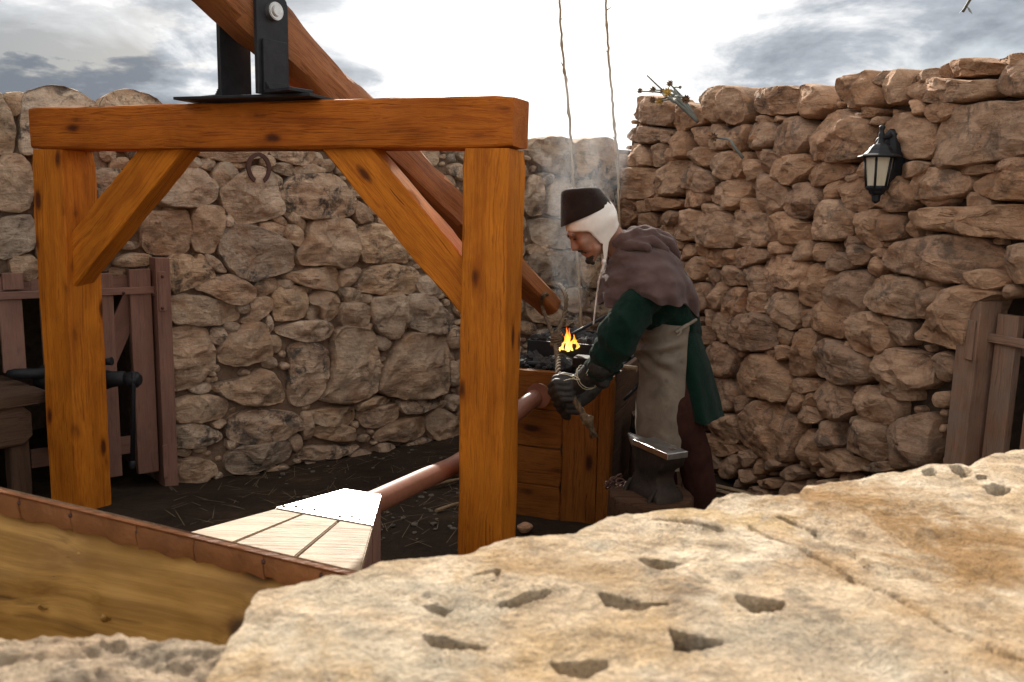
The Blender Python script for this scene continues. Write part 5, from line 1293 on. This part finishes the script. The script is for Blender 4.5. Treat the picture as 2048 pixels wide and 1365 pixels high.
# ================================================================== the smith
MD = 3.55
def P_(u, v, dy=0.0): return at(u, v, MD+dy)
ps = thing('person', 'man in dark felt hat, white coif, purple brown hooded cape, green tunic and leather apron bending over the forge', 'person', tuple(at(1345, 1125, MD)))
ps['label'] = 'stooping person in dark hat, white coif, brown cape, green tunic and apron at the forge'
HP = R(37); hf = Vector((-math.cos(HP), 0, -math.sin(HP))); hu = Vector((-math.sin(HP), 0, math.cos(HP))); hl = Vector((0, -1, 0))
HO = P_(1190, 452, -.02)
def hd(f, l, u): return HO+hf*f+hl*l+hu*u
hax = (hf, hl, hu)
NECK = [(hd(-.02, 0, -.02), .058), (P_(1233, 488), .058), (P_(1262, 520), .075)]
def hand(pts_palm, fingers, thumb): return [pts_palm]+fingers+[thumb]
def fist(c, dv, dd):
    """fingers of a fist closed round the rope; c = pixel of the palm, dd = depth offset"""
    u, v = c; ch = [[(P_(u+14, v-6, dd), .034), (P_(u-6, v, dd+.01), .036), (P_(u-8, v+14, dd+.02), .030)]]
    for i in range(4):
        x, y = -4+3.0*i, -10+11*i; s = (1, 1.08, 1.0, .84)[i]
        ch.append([(P_(u+x, v+y, dd-.030), .0145*s), (P_(u+x-24*s, v+y-1, dd-.030), .0150*s), (P_(u+x-33*s, v+y+7, dd-.004), .0138*s), (P_(u+x-22*s, v+y+13, dd+.018), .0122*s)])
    ch.append([(P_(u+8, v-16, dd-.01), .018), (P_(u-12, v-22, dd-.012), .0165), (P_(u-30, v-17, dd+.006), .014)])
    return ch
fn, ff_ = fist((1140, 776), 0, -.05), fist((1150, 800), 0, .045)
arm_n = [(P_(1292, 575, -.17), .07), (P_(1252, 640, -.22), .055), (P_(1236, 688, -.23), .05), (P_(1205, 730, -.16), .042), (P_(1182, 748, -.11), .034), (P_(1152, 772, -.05), .03)]
arm_f = [(P_(1292, 575, .17), .07), (P_(1240, 650, .21), .055), (P_(1226, 700, .20), .05), (P_(1195, 750, .12), .042), (P_(1178, 780, .07), .034), (P_(1156, 800, .045), .03)]
leg_n = [(P_(1345, 765, -.09), .085), (P_(1384, 905, -.10), .058), (P_(1410, 1065, -.09), .042), (P_(1416, 1105, -.09), .045)]
leg_f = [(P_(1335, 765, .09), .085), (P_(1318, 910, .10), .058), (P_(1330, 1060, .10), .042), (P_(1334, 1095, .10), .045)]
foot_n = [(P_(1416, 1105, -.09), .042), (P_(1380, 1118, -.09), .038), (P_(1335, 1122, -.10), .032)]
foot_f = [(P_(1334, 1088, .10), .042), (P_(1300, 1096, .10), .038), (P_(1258, 1098, .09), .032)]
spine = [(P_(1342, 750), .115), (P_(1342, 690), .11), (P_(1335, 640), .115), (P_(1314, 580), .12), (P_(1285, 535), .10), (P_(1262, 512), .075)]
shoulders = [(P_(1292, 560, -.15), .075), (P_(1285, 540), .09), (P_(1292, 560, .15), .075)]
face = [
 [(hd(.100, -.036, .030), .013), (hd(.108, 0, .031), .014), (hd(.100, .036, .030), .013)],
 [(hd(.103, 0, .022), .010), (hd(.118, 0, -.008), .0105), (hd(.128, 0, -.026), .012)],
 [(hd(.112, -.011, -.031), .009), (hd(.118, 0, -.034), .010), (hd(.112, .011, -.031), .009)],
 [(hd(.078, -.040, -.022), .026), (hd(.078, -.030, -.05), .024)], [(hd(.078, .040, -.022), .026), (hd(.078, .030, -.05), .024)],
 [(hd(.098, -.016, -.060), .010), (hd(.106, 0, -.058), .0105), (hd(.098, .016, -.060), .010)],
 [(hd(.096, -.013, -.072), .010), (hd(.102, 0, -.073), .011), (hd(.096, .013, -.072), .010)],
 [(hd(.05, -.044, -.075), .022), (hd(.088, -.012, -.100), .020), (hd(.088, .012, -.100), .020), (hd(.05, .044, -.075), .022)],
]
ell = [(hd(.0, 0, .035), hax, (.102, .078, .088)), (hd(.042, 0, -.02), hax, (.064, .060, .085)), (hd(.045, 0, -.078), hax, (.052, .045, .036))]
blob('body', [spine, shoulders, arm_n, arm_f, leg_n, leg_f, foot_n, foot_f, NECK]+face+fn+ff_, MT['skin'], ps, .0055, 3, .5, None, ell)
# face details
def tuft(name, chains, par=ps, vox=.003, mat='hair'): return blob(name, chains, MT[mat], par, vox, 1, .4, lambda p: .0012*fbm(p, 160, 2))
tuft('goatee', [[(hd(.098, -.014, -.100), .014), (hd(.104, 0, -.104), .016), (hd(.098, .014, -.100), .014)], [(hd(.098, 0, -.106), .017), (hd(.096, 0, -.122), .010)], [(hd(.072, .036, -.090), .012), (hd(.095, .014, -.102), .016)], [(hd(.072, -.036, -.090), .012), (hd(.095, -.014, -.102), .016)]])
tuft('moustache', [[(hd(.116, 0, -.047), .005), (hd(.108, .016, -.053), .006), (hd(.096, .028, -.068), .004)], [(hd(.116, 0, -.047), .005), (hd(.108, -.016, -.053), .006), (hd(.096, -.028, -.068), .004)]])
for s in (1, -1):
    tuft('eyebrow', [[(hd(.118, .010*s, .028), .0035), (hd(.112, .028*s, .033), .0045), (hd(.098, .046*s, .026), .003)]], vox=.002)
    blob('eye', [[(hd(.105, .022*s, .006), .0045), (hd(.100, .036*s, .004), .0045)]], MT['eye'], ps, .002, 1)
# coif
def coif():
    vs = []; fs = []; rows = 30; cols = 12
    c_f, c_u, rf, rl, ru_ = 0.0, .028, .112, .087, .105
    fu_ = [-.157, -.082, .002, .048, .2]; fx = [.067, .0254, .0385, .108, .2]
    bu = [-.157, -.08, -.0445, .2]; bx_ = [.060, -.0075, -.3, -.3]
    for s in (1, -1):
        o = len(vs)
        for i in range(rows+1):
            u = -.157+(.115+.157)*i/rows
            q = 1-((u-c_u)/ru_)**2
            lim = rf*math.sqrt(q) if q > 0 else 0.0
            f0 = np.interp(u, fu_, fx); f1 = np.interp(u, bu, bx_)
            if q > 0: f0 = min(f0, c_f+lim); f1 = max(f1, c_f-lim)
            for k in range(cols+1):
                f = f0+(f1-f0)*k/cols
                ql = 1-((u-c_u)/ru_)**2-((f-c_f)/rf)**2
                l = rl*math.sqrt(max(0, ql))
                if u < .0: l = max(l, .074*(1-min(1, max(0, (-.02-u)/.14))*.55))*1.0 if not (f <= f1+1e-6 and u > -.0445) else l
                vs.append(hd(f, s*l, u))
        for i in range(rows):
            for k in range(cols): a = o+i*(cols+1)+k; fs.append((a, a+1, a+cols+2, a+cols+1))
    me = pydata('coif', vs, fs)
    bm = bmesh.new(); bm.from_mesh(me); bmesh.ops.remove_doubles(bm, verts=bm.verts, dist=.0015); bmesh.ops.recalc_face_normals(bm, faces=bm.faces)
    bmesh.ops.smooth_vert(bm, verts=[v for v in bm.verts if not v.is_boundary], factor=.5, use_axis_x=True, use_axis_y=True, use_axis_z=True)
    bmesh.ops.solidify(bm, geom=bm.faces[:], thickness=-.003); bm.to_mesh(me); bm.free(); smooth(me)
    for v in me.vertices: v.co += Vector((1, 1, 1))*.0015*fbm(v.co, 22, 3)
    return link('coif', me, ps, MT['linen'])
cf = coif()
tube('tie', spline([hd(.064, .045, -.148), P_(1208, 522, -.075), P_(1207, 533, -.07), P_(1203, 545, -.06)], 5), [.010]*8+[.006]*8, MT['linen'], ps, 8)
tube('tie_cord', spline([P_(1207, 532, -.07), P_(1199, 560, -.02), P_(1194, 590, .0), P_(1191, 615, -.02), P_(1187, 650, -.02)], 6), .0035, MT['linen'], ps, 6)
# hat
hb0, hb1 = P_(1172, 431, -.02), P_(1159, 378, -.02)
rings = []
NH = 48
for t, g in ((-.02, .985), (0, 1.0), (.15, 1.0), (.35, .995), (.55, .985), (.75, .975), (.88, .96), (.95, .93), (1.0, .86), (1.02, .7), (1.03, .4), (1.035, .1)):
    tt = min(1, max(0, t)); c = hb0.lerp(hb1, t)
    a = Vector((hb0.x, 0, 0)); half = Vector((49*.00213, 0, 23*.00213)).lerp(Vector((38.5*.00213, 0, 3*.00213)), tt)*g
    bb = (.093+(-.012)*tt)*g
    ring = []
    for k in range(NH):
        th = 2*math.pi*k/NH; p = c+half*math.cos(th)+Vector((0, 1, 0))*math.sin(th)*bb
        ring.append(p+Vector((1, 1, 1))*.003*fbm(p, 14, 3, 2))
    rings.append(ring)
loft('hat', rings, MT['hat'], ps, True, True, True)
# cape: a cone of cloth with folds that open towards the hem
NC = 120; rings = []
key = [((1231, 494), (19, -36), .078, 0), ((1240, 500), (34, -38), .098, .0), ((1253, 510), (50, -36), .130, .05), ((1266, 526), (66, -33), .195, .12), ((1279, 548), (79, -25), .240, .30), ((1287, 574), (89, -13), .268, .55), ((1291, 598), (94, 0), .280, .8), ((1292, 616), (97, 6), .272, 1.0)]
def kint(t):
    i = min(int(t), len(key)-2); f = t-i; a, b = key[i], key[i+1]
    return [a[0][j]+(b[0][j]-a[0][j])*f for j in (0, 1)], [a[1][j]+(b[1][j]-a[1][j])*f for j in (0, 1)], a[2]+(b[2]-a[2])*f, a[3]+(b[3]-a[3])*f
K = .00213
for i in range(36):
    t = (len(key)-1)*i/35; c, a, b, fo = kint(t); C = P_(*c); ring = []
    for k in range(NC):
        th = 2*math.pi*k/NC
        fold = fo*(.070*math.sin(th*5+.6+.6*math.sin(t))+.040*math.sin(th*9+2+t*.4)+.020*math.sin(th*17+t))
        q = 1+fold
        p = C+Vector((a[0]*K, 0, -a[1]*K))*math.cos(th)*q+Vector((0, -1, 0))*math.sin(th)*b*q
        p.z += fo*(.060*math.sin(th)**2-.02*fold*8)+.010*fo*math.sin(th*7+1)
        wr = .016*fbm((p.x*1.0, p.y, p.z*2.2), 9, 3, 4)*(1-.4*fo)+.006*math.sin(34*(p.z+.5*p.x))*(1-fo)
        p += Vector((p.x-C.x, p.y-C.y, .02)).normalized()*wr
        ring.append(p)
    rings.append(ring)
loft('cape', rings, MT['mauve'], ps, True, False, False, True, .007)
blob('hood', [[(P_(1232, 486, -.075), .022), (P_(1250, 476, -.085), .024), (P_(1275, 468, -.075), .026), (P_(1306, 472, -.05), .027), (P_(1336, 490, -.02), .028), (P_(1350, 512, .0), .026)],
              [(P_(1232, 486, .075), .022), (P_(1250, 474, .085), .026), (P_(1275, 464, .08), .030), (P_(1308, 468, .06), .031), (P_(1340, 486, .02), .031)],
              [(P_(1262, 470, 0), .024), (P_(1300, 472, 0), .028)], [(P_(1268, 484, -.10), .018), (P_(1300, 482, -.10), .024), (P_(1330, 500, -.08), .022)],
              [(P_(1240, 500, -.09), .016), (P_(1262, 490, -.115), .020), (P_(1296, 496, -.14), .018)]], MT['mauve'], ps, .007, 3, .5, lambda p: .006*fbm(p, 16, 3, 2)+.003*math.sin(p.x*90+p.z*40))
# tunic: trunk and sleeves in one, with gathered folds on the forearm
def sleeve(s):
    a = -s
    ch = [(P_(1296, 580, .15*a), .078), (P_(1270, 618, .195*a), .084), (P_(1246, 655, .225*a), .083), (P_(1233, 688, .22*a), .077), (P_(1214, 716, .175*a), .064), (P_(1198, 736, .14*a), .055)]
    b = [[(P_(1214, 664, .20*a), .036), (P_(1262, 690, .20*a), .034)], [(P_(1203, 692, .19*a), .036), (P_(1246, 712, .18*a), .032)], [(P_(1194, 710, .165*a), .032), (P_(1230, 734, .15*a), .030)], [(P_(1188, 724, .15*a), .026), (P_(1216, 748, .13*a), .026)]]
    return [ch]+b
trunk = [(P_(1348, 700), .118), (P_(1344, 650), .122), (P_(1330, 610), .135), (P_(1314, 575), .14), (P_(1290, 545), .115)]
SH0, SH1 = P_(1270, 610, -.2), P_(1200, 735, -.15); SHD = (SH1-SH0).normalized(); SHL = (SH1-SH0).length
def tunic_d(p):
    d = .010*fbm((p.x, p.y, p.z*.7), 11, 3, 3); t = (p-SH0).dot(SHD)/SHL
    if p.x < P_(1285, 600).x and -.3 < t < 1.2:
        k = .35+.65*min(1, max(0, t)); ph = t*17+2.6*fbm(p, 6, 2, 8)+p.y*9
        d += k*(.009*(1-2*abs(math.sin(ph*.5))**.8)+.003)
    else: d += .006*math.sin(p.z*40+p.x*30+3*fbm(p, 5, 2))
    return d
def cloth_d(amp, sc, st=1): return lambda p: amp*fbm((p.x, p.y, p.z*st), sc, 3, 3)
blob('tunic', [trunk, [(P_(1302, 580, -.13), .08), (P_(1302, 580, .13), .08)], [(P_(1330, 610, -.05), .13), (P_(1330, 610, .05), .13)], [(P_(1345, 655, -.05), .112), (P_(1345, 655, .05), .112)]]+sleeve(1)+sleeve(-1), MT['green'], ps, .007, 4, .5, tunic_d)
rings = []
for i in range(22):
    t = i/21
    cx, cy = 1349+(1390-1349)*t**.9, 655+(800-655)*t; hw = (45+8*t)*K; hb2 = .155+.03*t
    ring = []
    for k in range(90):
        th = 2*math.pi*k/90; fold = t*(.07*math.sin(th*4+1.2)+.035*math.sin(th*9))
        p = P_(cx, cy)+Vector((math.cos(th)*hw*(1+fold), -math.sin(th)*hb2*(1+fold), 0))
        p.z -= t*t*(.06*math.cos(th)+.07*max(0, math.sin(th-.3))**3)
        p += Vector((1, 1, 0))*.006*fbm(p, 10, 3)
        ring.append(p)
    rings.append(ring)
loft('tunic_skirt', rings, MT['green'], ps, True, False, False, True, .007)
# apron
rows = [(640, 1296, 1380), (655, 1286, 1379), (680, 1275, 1377), (700, 1268, 1376), (725, 1276, 1375), (760, 1277, 1374), (800, 1272, 1371), (850, 1270, 1368), (900, 1271, 1364), (950, 1273, 1361), (985, 1275, 1358)]
ry_ = [r[0] for r in rows]; rings = []
NA = 70
for i in range(60):
    y = 640+(918-640)*i/59; L_, R_ = np.interp(y, ry_, [r[1] for r in rows]), np.interp(y, ry_, [r[2]-19 for r in rows])
    rx = (R_-L_)/1.34; cx = L_+rx; ring = []
    for k in range(NA):
        th = R(-70+180*k/(NA-1)); t = i/59
        p = P_(cx, y)+Vector((-math.cos(th)*rx*K, -math.sin(th)*.188, 0))
        o = Vector((-math.cos(th), -math.sin(th), 0))
        # creases that run from the tie down to the front, and long soft folds below
        s = (th+.3)*1.0; cre = math.exp(-((t-.17)/.10)**2)*.012*math.sin(t*55+s*4.0)+math.exp(-((t-.28)/.06)**2)*.010*math.sin(t*38-s*5)
        ed = min(1, (NA-1-k)/12.0); p += o*(cre*ed+.006*t*math.sin(th*6+.5)+.006*fbm(p, 7, 3, 5))
        if i < 3: p += o*.004
        ring.append(p)
    rings.append(ring)
loft('apron', rings, MT['apron'], ps, False, False, False, True, .004)
tube('apron_tie', spline([P_(1352, 666, -.20), P_(1363, 658, -.20), P_(1376, 650, -.185), P_(1392, 640, -.13)], 5), [.009]*10+[.007]*6, MT['apron'], ps, 8)
tube('apron_tie', spline([P_(1362, 660, -.205), P_(1360, 668, -.21), P_(1354, 672, -.208)], 4), .005, MT['apron'], ps, 7)
# trousers and shoes
blob('trousers', [[(P_(1345, 760, -.07), .105), (P_(1362, 830, -.09), .095), (P_(1384, 905, -.10), .080), (P_(1402, 985, -.095), .066), (P_(1410, 1075, -.09), .060)],
                  [(P_(1338, 760, .07), .105), (P_(1325, 840, .09), .092), (P_(1320, 915, .10), .078), (P_(1328, 1000, .10), .066), (P_(1331, 1058, .10), .060)]], MT['maroon'], ps, .008, 4, .5, cloth_d(.010, 10, .6))
for chn in (foot_n, foot_f): blob('shoe', [[(p, r+.012) for p, r in chn]], MT['glove'], ps, .007, 3)
# gloves with gauntlet cuffs
def glove(f, arm): return [[(p, r+.004) for p, r in c] for c in f]+[[(arm[3][0], .056), (arm[4][0], .048), (arm[5][0], .040)]]
blob('glove', glove(fn, arm_n)+[[(P_(1188, 735, -.135), .030), (P_(1206, 764, -.12), .032)]], MT['glove'], ps, .0045, 2, .5, lambda p: .003*fbm(p, 30, 3))
blob('glove', glove(ff_, arm_f), MT['glove'], ps, .0045, 2, .5, lambda p: .003*fbm(p, 30, 3))
bm = bmesh.new(); r_ = random.Random(6)
def wrap(c, d, ru, rv, rad, n=16):
    d = Vector(d).normalized(); u = d.orthogonal().normalized(); v = d.cross(u)
    tube_bm(bm, [Vector(c)+(u*math.cos(a)*ru+v*math.sin(a)*rv)+d*.006*math.sin(a*2+c[0]*50) for a in [2*math.pi*k/n for k in range(n+1)]], rad, 5, False)
wd_ = arm_n[4][0]-arm_n[5][0]
for k in range(2): wrap(arm_n[5][0].lerp(arm_n[4][0], .62+.14*k), wd_, .053+.003*k, .053+.003*k, .0016)
for a, b in (((1172, 748), (1196, 712)), ((1174, 752), (1188, 722)), ((1150, 757), (1118, 748)), ((1156, 760), (1128, 762)), ((1160, 760), (1140, 752))):
    p, q = P_(*a, -.165), P_(*b, -.15); tube_bm(bm, spline([p, p.lerp(q, .5)+Vector((0, -.01, .008)), q], 4), .0017, 5)
link('glove_string', bm_mesh('glove_string', bm, True), ps, MT['string'])

# ================================================================== smoke over the fire
def smoke_mat():
    m = bpy.data.materials.new('smoke'); m.use_nodes = True; g = NT(m.node_tree); o = g.add('ShaderNodeOutputMaterial'); v = g.add('ShaderNodeVolumePrincipled')
    tc = g.add('ShaderNodeTexCoord'); s = g.add('ShaderNodeSeparateXYZ'); g.set(s.inputs[0], tc.outputs['Object'])
    n = g.noise(g.mapping(tc.outputs['Object'], (1, 1, .6)), 4.5, 4, .6, .8)
    d = g.math('MULTIPLY', g.ramp(n, [(.40, 0), (.70, 1)]), SMOKE_D)
    g.set(v.inputs['Density'], d); v.inputs['Color'].default_value = (.80, .87, .95, 1); v.inputs['Anisotropy'].default_value = .55
    g.t.links.new(v.outputs[0], o.inputs['Volume']); return m
SMOKE_D = .55
rings = []
for i, (u, v, y, rx) in enumerate(((1138, 650, 4.45, .05), (1140, 560, 4.5, .10), (1148, 460, 4.55, .17), (1165, 370, 4.6, .24), (1178, 290, 4.65, .27), (1185, 220, 4.7, .25), (1190, 160, 4.75, .18), (1192, 110, 4.8, .06))):
    c = at(u, v, y); rings.append([c+Vector((math.cos(2*math.pi*k/20)*rx*(1+.2*math.sin(k*1.7+i)), math.sin(2*math.pi*k/20)*rx*.8, 0)) for k in range(20)])
sm = loft('smoke', rings, smoke_mat(), None, True, True, True)
tag(sm, 'thin bluish smoke rising from the forge fire behind the hat', 'smoke', kind='stuff')
